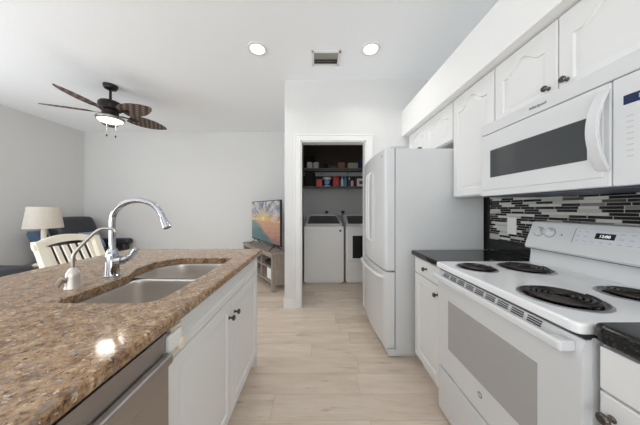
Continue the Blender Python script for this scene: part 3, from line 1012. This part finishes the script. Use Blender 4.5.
vx0, vx1, vy0, vy1 = -.055, .245, 2.18, 2.40
for a, b in (((vx0, vy0), (vx1, vy0 + .025)), ((vx0, vy1 - .025), (vx1, vy1)), ((vx0, vy0), (vx0 + .025, vy1)), ((vx1 - .025, vy0), (vx1, vy1))):
    box(bm, (a[0], a[1], ZC - .012), (b[0], b[1], ZC), .003)
obj('frame', bm, M_TRIM, v)
bm = BM(); box(bm, (vx0 + .02, vy0 + .02, ZC - .002), (vx1 - .02, vy1 - .02, ZC - .0005)); obj('duct_opening', bm, mat('duct_dark', (92, 90, 86), .7), v)
for k in range(6):
    yy = vy0 + .035 + k * .03
    bm = BM(); box(bm, (-.126, -.012, -.0008), (.126, .012, .0008), 0, 1, T(.095, yy, ZC - .009) @ Matrix.Rotation(-.7 if k < 3 else .7, 4, 'X'))
    obj('louver', bm, mat('louver_grey', (150, 148, 142), .5), v)

# ceiling fan
fx, fy = -2.69, 2.80
fan = thing('ceiling_fan', 'dark bronze five-blade ceiling fan with brown woven leaf blades and bowl light', 'ceiling fan', (fx, fy, ZC))
TF = T(fx, fy, 0)
bm = BM(); lathe(bm, [(.075, ZC), (.075, ZC - .02), (.062, ZC - .05), (.03, ZC - .065), (.015, ZC - .07)], 28, TF); obj('canopy', bm, M_BRONZE, fan)
bm = BM(); tube(bm, [(fx, fy, ZC - .06), (fx, fy, 2.63)], .014, 14); obj('downrod', bm, M_BRONZE, fan)
bm = BM(); lathe(bm, [(.02, 2.65), (.05, 2.64), (.105, 2.63), (.122, 2.605), (.122, 2.55), (.11, 2.525), (.085, 2.515), (.085, 2.47), (.10, 2.46), (.10, 2.447)], 36, TF); obj('motor_housing', bm, M_BRONZE, fan)
lk = BM(); lathe(lk, [(.10, 2.448), (.128, 2.440), (.146, 2.425), (.144, 2.402), (.128, 2.394)], 36, TF, True, False); lk = obj('light_kit', lk, M_NICKEL, fan)
bm = BM(); lathe(bm, [(.129, 2.398), (.122, 2.384), (.094, 2.368), (.05, 2.358), (.004, 2.355)], 36, TF, False, True); obj('glass_bowl', bm, M_FANLIGHT, lk)
d = bpy.data.lights.new('lamp', 'AREA'); d.shape = 'DISK'; d.size = .25; d.energy = 8; d.color = (1, .93, .84)
o = bpy.data.objects.new('lamp', d); C.objects.link(o); o.location = (fx, fy, 2.35)
for k in range(5):
    a = math.radians(-13 + 72 * k)
    Mb = TF @ T(0, 0, 2.487) @ Matrix.Rotation(a, 4, 'Z') @ Matrix.Rotation(math.radians(-15), 4, 'X')
    n = 18
    top, bot = [], []
    up_, lo_ = [], []
    for i in range(n + 1):
        s = i / n
        xx = .19 + .47 * s
        hw = .118 * (math.sin(PI * min(1, .12 + .88 * s) ** .85)) ** .62 if s < 1 else .004
        up_.append((xx, max(hw, .004))); lo_.append((xx, -max(hw, .004)))
    poly = lo_ + list(reversed(up_))
    bm = BM(); prism(bm, poly, -.004, .004, None, .0015, 1)
    bm.transform(Mb)
    b = obj('blade', bm, M_WEAVE, fan)
    bm = BM(); box(bm, (.10, -.014, -.007), (.24, .014, -.003), .002, 1, Mb)
    prism(bm, round_poly([(.22, -.03, .01), (.30, -.018, .012), (.30, .018, .012), (.22, .03, .01)]), -.008, -.004, Mb)
    obj('blade_iron', bm, M_BRONZE, b)
for j, (dx, dy) in enumerate(((-.02, -.03), (.04, .03))):
    bm = BM(); tube(bm, [(fx + dx, fy + dy, 2.47), (fx + dx, fy + dy, 2.21)], .0009, 6)
    ch = obj('pull_chain', bm, mat('chain_metal', (190, 188, 184), .4, .6), fan)
    bm = BM(); lathe(bm, [(.002, 0), (.007, -.006), (.009, -.026), (.004, -.034)], 12, T(fx + dx, fy + dy, 2.21)); obj('pull', bm, M_BRONZE, ch)

# ------------------------------------------------------------------ living room
# recliner along the left wall, facing +X
sf = thing('recliner_chair', 'wide charcoal leather recliner in the living room corner behind the lamp', 'armchair', (-4.3, 3.95, 0))
sy0, sy1 = 3.58, 4.46
def pad(a, b, r=.05):
    bm = BM(); box(bm, a, b, r, 5); return bm
obj('base', pad((-4.72, sy0 + .03, .06), (-3.95, sy1 - .03, .34), .03), M_LEATHER, sf)
am = .15
for y0 in (sy0, sy1 - am):
    bm = pad((-4.72, y0, .05), (-3.86, y0 + am, .58), .06)
    box(bm, (-4.5, y0 - .008, .53), (-3.80, y0 + am + .008, .645), .05, 5)
    obj('arm', bm, M_LEATHER, sf)
ya, yb = sy0 + am, sy1 - am
obj('seat_cushion', pad((-4.45, ya + .004, .30), (-3.88, yb - .004, .49), .06), M_LEATHER, sf)
bm = BM()
loops = []
for x, z, t in [(-4.40, .42, .13), (-4.45, .62, .15), (-4.52, .80, .16), (-4.575, .94, .15), (-4.6, 1.03, .12), (-4.61, 1.09, .06)]:
    loops.append([(x - t, ya + .02, z), (x - t * .3, ya - .06, z), (x + t * .8, ya - .04, z + .02), (x + t, ya + .06, z + .02), (x + t, yb - .06, z + .02), (x + t * .8, yb + .04, z + .02), (x - t * .3, yb + .06, z), (x - t, yb - .02, z)])
loft(bm, loops); bmesh.ops.recalc_face_normals(bm, faces=bm.faces)
o = obj('back_cushion', bm, M_LEATHER, sf, angle=80)
o.modifiers.clear()
md = o.modifiers.new('s', 'SUBSURF'); md.levels = 2; md.render_levels = 2
obj('footrest', pad((-3.90, ya + .01, .12), (-3.83, yb - .01, .42), .03), M_LEATHER, sf)
# cushions on the sofa
def pillow(label, loc, size, rx, ry, rz, m):
    bm = BM()
    n = 10
    for sgn in (1, -1):
        g = {}
        for i in range(n + 1):
            for j in range(n + 1):
                u, v = i / n * 2 - 1, j / n * 2 - 1
                h = (1 - u ** 4) ** .5 * (1 - v ** 4) ** .5
                pin = 1 - .07 * (abs(u * v)) ** 0 * (1 - abs(u)) * 0
                g[i, j] = bm.verts.new((u * size * .5 * (1 - .06 * (1 - v * v)), v * size * .5 * (1 - .06 * (1 - u * u)), sgn * .07 * h))
        for i in range(n):
            for j in range(n):
                f = (g[i, j], g[i + 1, j], g[i + 1, j + 1], g[i, j + 1])
                bm.faces.new(f if sgn > 0 else tuple(reversed(f)))
    bmesh.ops.remove_doubles(bm, verts=bm.verts, dist=1e-4)
    Mx = T(*loc) @ Matrix.Rotation(rz, 4, 'Z') @ Matrix.Rotation(ry, 4, 'Y') @ Matrix.Rotation(rx, 4, 'X')
    bm.transform(Mx)
    solo('throw_pillow', bm, m, label, 'pillow', loc, angle=70)
pillow('blue fabric throw pillow leaning by the recliner arm behind the lamp stem', (-4.66, 3.60, .765), .25, 0, math.radians(66), .2, M_BLUE)
pillow('pale grey-blue throw pillow on the recliner seat seen through the chair slats', (-4.12, 3.95, .665), .36, 0, math.radians(62), .1, mat('pale_blue_fabric', (138, 156, 178), .9))

# end table and lamp
lx, ly = -3.80, 2.99
et = thing('end_table', 'small brown end table under the linen lamp', 'table', (lx, ly, 0))
bm = BM(); box(bm, (lx - .26, ly - .2, .435), (lx + .24, ly + .2, .465), .006); obj('tabletop', bm, M_WOODDARK, et)
for sx in (-.23, .21):
    for sy in (-.17, .17):
        bm = BM(); box(bm, (lx + sx - .02, ly + sy - .02, 0), (lx + sx + .02, ly + sy + .02, .436), .003); obj('leg', bm, M_WOODDARK, et)
bm = BM(); box(bm, (lx - .24, ly - .18, .15), (lx + .22, ly + .18, .168), .003); obj('shelf', bm, M_WOODDARK, et)
lp = thing('table_lamp', 'table lamp with tapered linen shade and cream stem near the sofa', 'lamp', (lx, ly, .465))
bm = BM(); lathe(bm, [(.10, .466), (.10, .48), (.085, .492), (.036, .50), (.027, .52), (.027, .95), (.018, .97), (.01, 1.0)], 28, T(lx, ly, 0)); obj('base', bm, M_CREAM, lp)
bm = BM(); lathe(bm, [(.186, .976), (.150, 1.268), (.146, 1.268), (.182, .976)], 48, T(lx, ly, 0), False, False)
for a in (0, 2 * PI / 3, 4 * PI / 3):
    tube(bm, [(lx, ly, 1.0), (lx + .155 * math.cos(a), ly + .155 * math.sin(a), 1.2)], .002, 6)
obj('lamp_shade', bm, M_SHADE, lp, angle=50)

# ottoman at the frame edge
ot = thing('ottoman', 'dark slate padded ottoman at the living room side, in front of the end table', 'ottoman', (-3.9, 2.47, 0))
obj('cushion', pad((-4.40, 2.2, .40), (-3.50, 2.70, .55), .07), M_OTTO, ot)
obj('base', pad((-4.36, 2.24, .06), (-3.54, 2.66, .41), .02), M_OTTO, ot)
for x in (-4.32, -3.58):
    for y in (2.28, 2.64):
        bm = BM(); lathe(bm, [(.018, 0), (.026, .065)], 14, T(x, y, 0)); obj('foot', bm, M_WOODDARK, ot)

# slatted chair at the bar side of the island, facing +X
chx = -1.90; cy0, cy1 = 1.465, 1.89
cm = (cy0 + cy1) / 2
ch = thing('dining_chair', 'cream painted slat-back chair tucked against the bar side of the island', 'chair', (chx + .2, cm, 0))
SZ = .60
def bx(z):                                   # x of the raked back at height z
    return chx - .034 + (1.0 - z) * .38
for y in (cy0, cy1 - .045):
    bm = BM()
    loops = []
    for z, xx in ((0, bx(SZ) - .08), (.3, bx(SZ) - .02), (SZ, bx(SZ)), (.8, bx(.8)), (1.0, bx(1.0)), (1.012, bx(1.0))):
        hw = .02
        loops.append([(xx - hw, y, z), (xx + hw, y, z), (xx + hw, y + .045, z), (xx - hw, y + .045, z)])
    loft(bm, loops); bmesh.ops.recalc_face_normals(bm, faces=bm.faces)
    obj('back_leg', bm, M_CREAM, ch)
for y in (cy0 + .01, cy1 - .05):
    bm = BM(); box(bm, (chx + .46, y, 0), (chx + .50, y + .04, SZ - .02), .004); obj('front_leg', bm, M_CREAM, ch)
bm = BM(); box(bm, (chx + .12, cy0 - .005, SZ - .01), (chx + .53, cy1 + .005, SZ + .025), .012, 3); obj('seat', bm, M_CREAM, ch)
bm = BM(); box(bm, (chx + .14, cy0 + .02, SZ - .07), (chx + .49, cy1 - .02, SZ - .011), .003); obj('apron', bm, M_CREAM, ch)
for y in (cy0 + .02, cy1 - .045):
    bm = BM(); box(bm, (chx + .085, y, .22), (chx + .48, y + .025, .255), .004); obj('stretcher', bm, M_CREAM, ch)
# crest rail: curved upper edge, slightly arched lower edge
bm = BM()
loops = []
n = 14
for k in range(n + 1):
    s = k / n; yy = cy0 - .012 + s * (cy1 - cy0 + .024)
    q = 1 - (2 * s - 1) ** 2
    zt = .992 + .052 * q; zb = .952 + .038 * q
    bow = -.022 * q
    loops.append([(bx(zb) - .014 + bow, yy, zb), (bx(zb) + .014 + bow, yy, zb), (bx(zt) + .014 + bow, yy, zt), (bx(zt) - .014 + bow, yy, zt)])
loft(bm, loops); bmesh.ops.recalc_face_normals(bm, faces=bm.faces)
bmesh.ops.bevel(bm, geom=[e for e in bm.edges if len(e.link_faces) == 2 and e.calc_face_angle(0) > 1.0], offset=.005, segments=2, affect='EDGES')
obj('crest_rail', bm, M_CREAM, ch)
bm = BM(); box(bm, (bx(.7) - .012, cy0 + .04, .68), (bx(.7) + .012, cy1 - .04, .725), .004); obj('lower_rail', bm, M_CREAM, ch)
for k in range(6):
    yy = cy0 + .075 + k * (cy1 - cy0 - .15) / 5
    q = 1 - ((yy - cm) / (cm - cy0)) ** 2
    bow = -.022 * q
    bm = BM(); loft(bm, [[(bx(z) - .007 + (bow if z > .8 else 0), yy - .0135, z), (bx(z) + .007 + (bow if z > .8 else 0), yy - .0135, z), (bx(z) + .007 + (bow if z > .8 else 0), yy + .0135, z), (bx(z) - .007 + (bow if z > .8 else 0), yy + .0135, z)] for z in (.715, .965)])
    bmesh.ops.recalc_face_normals(bm, faces=bm.faces)
    obj('slat', bm, M_CREAM, ch)

# TV stand angled into the corner, and the television
TA = math.atan2(.814, -.582)
TL = (-.66, 3.17, 0)
ts = thing('tv_stand', 'weathered grey wood open-shelf television stand angled across the corner', 'tv stand', TL, TA)
LW, LD, LH = 1.40, .265, .577
def tb(name, a, b, r=.004):
    bm = BM(); box(bm, a, b, r); return obj(name, bm, M_GREYWOOD, ts, world=False)
tb('top', (-.02, -LD, LH - .03), (LW + .02, .012, LH))
for x in (0, LW - .05):
    bm = BM()
    box(bm, (x, -.05, 0), (x + .05, 0, LH - .031), .004); box(bm, (x, -LD, 0), (x + .05, -LD + .05, LH - .031), .004)
    box(bm, (x + .012, -LD + .05, .09), (x + .035, -.05, LH - .031))
    obj('end_panel', bm, M_GREYWOOD, ts, world=False)
tb('bottom_shelf', (.05, -LD, .12), (LW - .05, -.004, .15)); tb('middle_shelf', (.05, -LD, .335), (LW - .05, -.01, .355))
for x in (.46, .92):
    tb('divider', (x, -LD, .15), (x + .025, -.008, LH - .031))
tb('top_rail', (.05, -.022, LH - .07), (LW - .05, -.004, LH - .031))
bm = BM(); box(bm, (.04, -LD + .001, .12), (LW - .04, -LD + .008, LH - .031)); obj('back_or_shade_panel', bm, mat('stand_back', (84, 70, 64), .7), ts, world=False)
Mt = T(*TL) @ Matrix.Rotation(TA, 4, 'Z')
def in_stand(name, a, b, m, label, cat, r=.006):
    bm = BM(); box(bm, a, b, r); bm.transform(Mt)
    loc = Mt @ Vector(((a[0] + b[0]) / 2, (a[1] + b[1]) / 2, a[2]))
    return solo(name, bm, m, label, cat, tuple(loc))
in_stand('storage_box', (.14, -.20, .1515), (.30, -.04, .315), M_PLASTIC, 'white storage box on the bottom shelf of the television stand', 'box')
bm = BM(); lathe(bm, [(.02, 0), (.035, .012), (.036, .04), (.026, .06), (.006, .068)], 18, Mt @ T(.12, -.09, .3555))
solo('smart_speaker', bm, M_PLASTIC, 'small round white gadget on the middle shelf of the television stand', 'gadget', tuple(Mt @ Vector((.12, -.09, .3555))))
in_stand('media_box', (.2, -.22, .3555), (.42, -.06, .41), M_BLACK, 'flat black media box on the middle shelf of the television stand', 'media box')
tv = thing('television', 'flat-screen television showing a beach sunset on the grey stand', 'television', tuple(Mt @ Vector((.64, -.13, LH))), TA)
# local frame: x along the screen, y out of the screen, origin below its middle on the stand top
W_, H_ = 1.28, .72
zb = .086
bm = BM(); box(bm, (-W_ / 2, -.03, zb), (W_ / 2, 0, zb + H_), .004); box(bm, (-.4, -.055, zb + .06), (.4, -.03, zb + .42), .01)
obj('casing', bm, M_BLACK, tv, world=False)
bm = BM()
e = .012
# seen from the front the viewer's own right is local -x... the picture runs from high x to low x
vs = [bm.verts.new(p) for p in ((W_ / 2 - e, .001, zb + .02), (-W_ / 2 + e, .001, zb + .02), (-W_ / 2 + e, .001, zb + H_ - e), (W_ / 2 - e, .001, zb + H_ - e))]
f = bm.faces.new(vs)
uvl = bm.loops.layers.uv.new('UVMap')
for lp_, uvc in zip(f.loops, ((0, 0), (1, 0), (1, 1), (0, 1))):
    lp_[uvl].uv = uvc
obj('screen', bm, M_SUNSET, tv, world=False)
for x in (-.45, .45):
    bm = BM(); tube(bm, [(x, -.015, zb + .01), (x, .10, .0095)], .008, 8); tube(bm, [(x, -.015, zb + .01), (x, -.11, .0095)], .008, 8)
    obj('foot', bm, M_BLACK, tv, world=False)

# ------------------------------------------------------------------ laundry room
LY = 3.55
M_WASHER = mat('washer_white', (242, 242, 241), .3)
def machine(name, label, cat, x0, x1):
    t = thing(name, label, cat, ((x0 + x1) / 2, LY + .35, 0))
    bm = BM(); box(bm, (x0, LY, .03), (x1, LY + .68, .955), .012, 3); box(bm, (x0 + .03, LY + .04, 0), (x1 - .03, LY + .64, .03)); b = obj('cabinet', bm, M_WASHER, t)
    bm = BM()
    # console: raked frame at the back, dark face
    pr = [(LY + .12, .955), (LY + .15, .985), (LY + .60, 1.105), (LY + .63, 1.125), (LY + .68, 1.125), (LY + .68, .955)]
    w0, w1 = x0 + .025, x1 - .025
    loft(bm, [[(w0 + .0, y, z) for y, z in pr], [(w1, y, z) for y, z in pr]])
    bmesh.ops.recalc_face_normals(bm, faces=bm.faces)
    obj('console', bm, M_WASHER, t, angle=25)
    return t
ws = machine('washing_machine', 'white top-load washing machine with dark glass lid in the laundry room', 'washing machine', -.215, .445)
bm = BM()
lp0 = [(-.165, LY + .152, .9875), (.395, LY + .152, .9875), (.365, LY + .585, 1.1015), (-.135, LY + .585, 1.1015)]
loft(bm, [lp0, [(x, y, z + .008) for x, y, z in lp0]]); bmesh.ops.recalc_face_normals(bm, faces=bm.faces)
obj('lid', bm, mat('smoked_lid', (52, 50, 50), .25), ws)
bm = BM(); tube(bm, smooth_path([(-.185, LY + .14, .988), (-.172, LY + .25, 1.012), (-.150, LY + .52, 1.088), (-.125, LY + .595, 1.112), (.0, LY + .605, 1.12), (.23, LY + .605, 1.12), (.355, LY + .595, 1.112), (.380, LY + .52, 1.088), (.402, LY + .25, 1.012), (.415, LY + .14, .988)], 4), .017, 10); obj('lid_frame', bm, M_WASHER, ws)
bm = BM(); lathe(bm, [(.018, 0), (.018, .002)], 16, face_front(.385, LY, .88)); obj('emblem', bm, M_DARKPRINT, ws)
dy = machine('clothes_dryer', 'white front-door clothes dryer next to the washing machine', 'dryer', .475, 1.135)
bm = BM()
lp0 = [(.535, LY + .152, .9875), (1.08, LY + .152, .9875), (1.05, LY + .585, 1.1015), (.56, LY + .585, 1.1015)]
loft(bm, [lp0, [(x, y, z + .008) for x, y, z in lp0]]); bmesh.ops.recalc_face_normals(bm, faces=bm.faces)
obj('console_face', bm, mat('smoked_panel', (62, 60, 60), .3), dy)
bm = BM(); tube(bm, smooth_path([(.515, LY + .14, .988), (.528, LY + .25, 1.012), (.545, LY + .52, 1.088), (.57, LY + .595, 1.112), (.68, LY + .605, 1.12), (.93, LY + .605, 1.12), (1.04, LY + .595, 1.112), (1.065, LY + .52, 1.088), (1.082, LY + .25, 1.012), (1.095, LY + .14, .988)], 4), .017, 10); obj('console_frame', bm, M_WASHER, dy)
bm = BM(); box(bm, (.515, LY - .018, .38), (1.095, LY, .885), .03, 3); dd = obj('door', bm, M_WASHER, dy)
bm = BM(); box(bm, (.585, LY - .021, .43), (1.02, LY - .015, .80), .002); obj('window', bm, M_BLACK, dd)
# pipes and valves on the wall
for x, lab in ((.20, 'dark water valve on the laundry wall behind the washing machine'), (.535, 'dark gas valve on the laundry wall behind the dryer')):
    bm = BM(); tube(bm, [(x, YF, 1.17), (x, YF - .06, 1.17)], .016, 12); box(bm, (x - .035, YF - .075, 1.16), (x + .035, YF - .055, 1.2), .006); tube(bm, [(x, YF - .05, 1.17), (x, YF - .05, 1.11)], .012, 10)
    solo('water_valve', bm, M_BLACK, lab, 'valve', (x, YF, 1.17))
# wire shelves
M_SHELF_SHADE = mat('shelf_shade_brown', (84, 76, 68), .8)  # dark brown standing in for the shade behind the shelves
def wire_shelf(label, z):
    t = thing('wire_shelf', label, 'shelf', (.5, YF, z))
    bm = BM()
    sx0, sx1 = XP + .125, XR - .005
    yf = YF - .42
    for zz in (z, z - .03):
        tube(bm, [(sx0, yf, zz), (sx1, yf, zz)], .005, 8)
    tube(bm, [(sx0, YF - .01, z), (sx1, YF - .01, z)], .004, 8); tube(bm, [(sx0, YF - .21, z - .004), (sx1, YF - .21, z - .004)], .004, 8)
    obj('rail', bm, M_WIRE, t)
    bm = BM()
    n = 62
    for k in range(n + 1):
        x = sx0 + (sx1 - sx0) * k / n
        tube(bm, [(x, YF - .008, z + .003), (x, yf, z + .003), (x, yf - .001, z - .03)], .0022, 5)
    o = obj('wire_deck', bm, M_WIRE, t)
    bm = BM(); box(bm, (sx0 + .004, yf + .006, z + .0055), (sx1 - .004, YF - .006, z + .0068)); obj('shade_liner', bm, mat('shade_liner_grey', (96, 92, 88), .6), t)  # opaque sheet added to keep light out of the shelf space
    bm = BM(); box(bm, (sx0 + .004, YF - .0075, z + .008), (sx1 - .004, YF - .002, z + (.62 if z > 1.9 else .26))); obj('back_or_shade_panel', bm, M_SHELF_SHADE, t)  # added dark panel: wall shade above the shelf put into its colour
    for x in (.10, .62, 1.1):
        bm = BM(); tube(bm, [(x, yf + .01, z - .006), (x, YF - .014, z - .06)], .006, 8); obj('bracket', bm, M_WIRE, t)
Y_S = YF - .34
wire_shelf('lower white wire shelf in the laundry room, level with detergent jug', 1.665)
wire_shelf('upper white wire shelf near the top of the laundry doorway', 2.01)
def item(name, label, cat, x, z, prof, m, y=Y_S, extra=None):
    t = thing(name, label, cat, (x, y, z))
    bm = BM(); lathe(bm, prof, 24, T(x, y, z)); obj('body', bm, m, t)
    return t
def bxitem(name, label, cat, x, z, w, d, h, m, y=Y_S, rz=0, r=.006):
    bm = BM(); box(bm, (-w / 2, -d / 2, 0), (w / 2, d / 2, h), r, 2, T(x, y, z) @ Matrix.Rotation(rz, 4, 'Z'))
    return solo(name, bm, m, label, cat, (x, y, z))
def S1(u): return (u - 317) * Y_S / 215
zl = 1.6725; zu = 2.0175
red = mat('red_plastic', (196, 44, 46), .4); coral = mat('coral_plastic', (222, 92, 84), .5)
lblue = mat('light_blue_plastic', (110, 168, 206), .4); navy = mat('navy_plastic', (40, 62, 120), .4); dgrey = mat('charcoal_cloth', (40, 38, 38), .9)
brown = mat('cardboard_brown', (140, 100, 76), .8); green = mat('pale_green_box', (170, 180, 150), .6); purp = mat('plum_plastic', (92, 60, 96), .4)
# lower shelf
bxitem('storage_tote', 'dark folded cloth bin at the end of the lower laundry shelf', 'bin', S1(310), zl, .20, .2, .27, dgrey, r=.02)
bxitem('cleaning_tub', 'coral red tub on the lower laundry shelf beside the white bucket', 'tub', S1(319), zl, .115, .14, .14, coral, r=.012)
bk = item('detergent_bucket', 'white bucket with round blue label and white lid on the lower laundry shelf', 'bucket', S1(327), zl, [(.07, 0), (.078, .14), (.083, .142), (.083, .17), (.05, .178)], M_PLASTIC)
bm = BM(); lathe(bm, [(.0715, .02), (.0785, .13)], 30, T(S1(327), Y_S, zl), False, False); obj('label_band', bm, navy, bk)
bm = BM(); lathe(bm, [(.05, 0), (.05, .003), (.02, .004)], 22, face_front(S1(327), Y_S - .078, zl + .08)); obj('round_label', bm, lblue, bk)
jg = thing('detergent_jug', 'tall red laundry detergent jug on the lower wire shelf', 'jug', (S1(336), Y_S, zl))
x = S1(336)
bm = BM(); prism(bm, round_poly([(x - .065, Y_S - .05, .02), (x + .065, Y_S - .05, .02), (x + .065, Y_S + .05, .02), (x - .065, Y_S + .05, .02)]), zl, zl + .17, None, .015, 3); box(bm, (x - .055, Y_S - .03, zl + .165), (x + .01, Y_S + .03, zl + .2), .015, 3); obj('body', bm, red, jg)
bm = BM(); lathe(bm, [(.03, 0), (.03, .035), (.024, .04)], 20, T(x + .028, Y_S, zl + .169)); obj('cap', bm, red, jg)
for u, h, m, m2, lab in ((342.2, .20, M_PLASTIC, lblue, 'white bottle with blue cap on the lower laundry shelf by the red jug'), (345.4, .21, lblue, lblue, 'light blue cleaner bottle on the lower laundry shelf'),
                     (349.2, .17, purp, M_PLASTIC, 'plum bottle with white cap on the lower laundry shelf'), (352.2, .15, M_PLASTIC, navy, 'short white bottle with navy cap on the lower laundry shelf')):
    b = item('cleaner_bottle', lab, 'bottle', S1(u), zl, [(.026, 0), (.028, .01), (.028, h * .62), (.012, h * .8), (.012, h * .82)], m)
    bm = BM(); lathe(bm, [(.014, h * .81), (.014, h), (.010, h + .004)], 16, T(S1(u), Y_S, zl)); obj('cap', bm, m2, b)
bb = thing('dryer_sheet_box', 'white carton with red end on the lower laundry shelf', 'box', (S1(360), Y_S, zl))
bm = BM(); box(bm, (S1(356.3), Y_S - .07, zl), (S1(366), Y_S + .07, zl + .15), .004); obj('carton', bm, M_PLASTIC, bb)
bm = BM(); box(bm, (S1(354.4), Y_S - .07, zl), (S1(356.2), Y_S + .07, zl + .15), .003); obj('red_end', bm, mat('dark_red', (120, 30, 40), .5), bb)
bm = BM(); box(bm, (S1(358.5), Y_S - .0715, zl + .04), (S1(362), Y_S - .069, zl + .1)); box(bm, (S1(363), Y_S - .0715, zl + .03), (S1(365), Y_S - .069, zl + .07)); obj('printed_mark', bm, mat('dull_blue', (80, 96, 140), .6), bb)
# upper shelf
for u, lab in ((309.6, 'white paper roll on the upper laundry shelf, end one under the dark bag'), (315.9, 'white paper roll on the upper laundry shelf, next to the black canister')):
    bm = BM(); lathe(bm, [(.018, .004), (.018, 0), (.052, 0), (.055, .004), (.055, .116), (.052, .12), (.018, .12), (.018, .1)], 26, T(S1(u), Y_S, zu), False, False)
    solo('paper_roll', bm, mat('paper', (222, 220, 214), .9), lab, 'paper roll', (S1(u), Y_S, zu))
bm = BM(); box(bm, (S1(305), Y_S + .07, zu), (S1(316), Y_S + .25, zu + .27), .06, 4)
solo('duffel_bag', bm, dgrey, 'dark soft bag behind the paper rolls on the upper laundry shelf', 'bag', (S1(311), Y_S + .15, zu))
cn = item('canister', 'black canister on the upper laundry shelf beside the paper rolls', 'canister', S1(324.3), zu, [(.04, 0), (.042, .005), (.042, .09), (.036, .095)], M_BLACK)
bxitem('organizer_case', 'long black case in the middle of the upper laundry shelf', 'case', S1(332.5), zu, .17, .14, .075, M_BLACK)
bxitem('carton', 'brown cardboard carton on the upper laundry shelf', 'box', S1(341), zu, .13, .16, .11, brown)
bxitem('carton', 'pale green printed carton on the upper laundry shelf', 'box', S1(352.5), zu, .19, .16, .1, green)
bxitem('blue_tote', 'blue plastic tote at the far end of the upper laundry shelf', 'tote', S1(363.5), zu + .0, .17, .18, .17, navy, y=Y_S + .03, r=.015)

# ------------------------------------------------------------------ groups of like things
GROUPS = {'wall_cabinet': 'white wall cabinets under the soffit', 'base_cabinet': 'white base cabinets beside the range',
          'black_countertop': 'black granite counters beside the range', 'granite_upstand': 'black granite upstands', 'recessed_light': 'recessed ceiling lights',
          'throw_pillow': 'pillows on the recliner', 'water_valve': 'valves on the laundry wall', 'wire_shelf': 'laundry wire shelves',
          'cleaner_bottle': 'bottles on the lower laundry shelf', 'paper_roll': 'paper rolls on the upper laundry shelf', 'carton': 'cartons on the upper laundry shelf'}
for o in list(C.objects):
    k = o.name.split('.')[0]
    if o.parent is None and k in GROUPS:
        o['group'] = GROUPS[k]
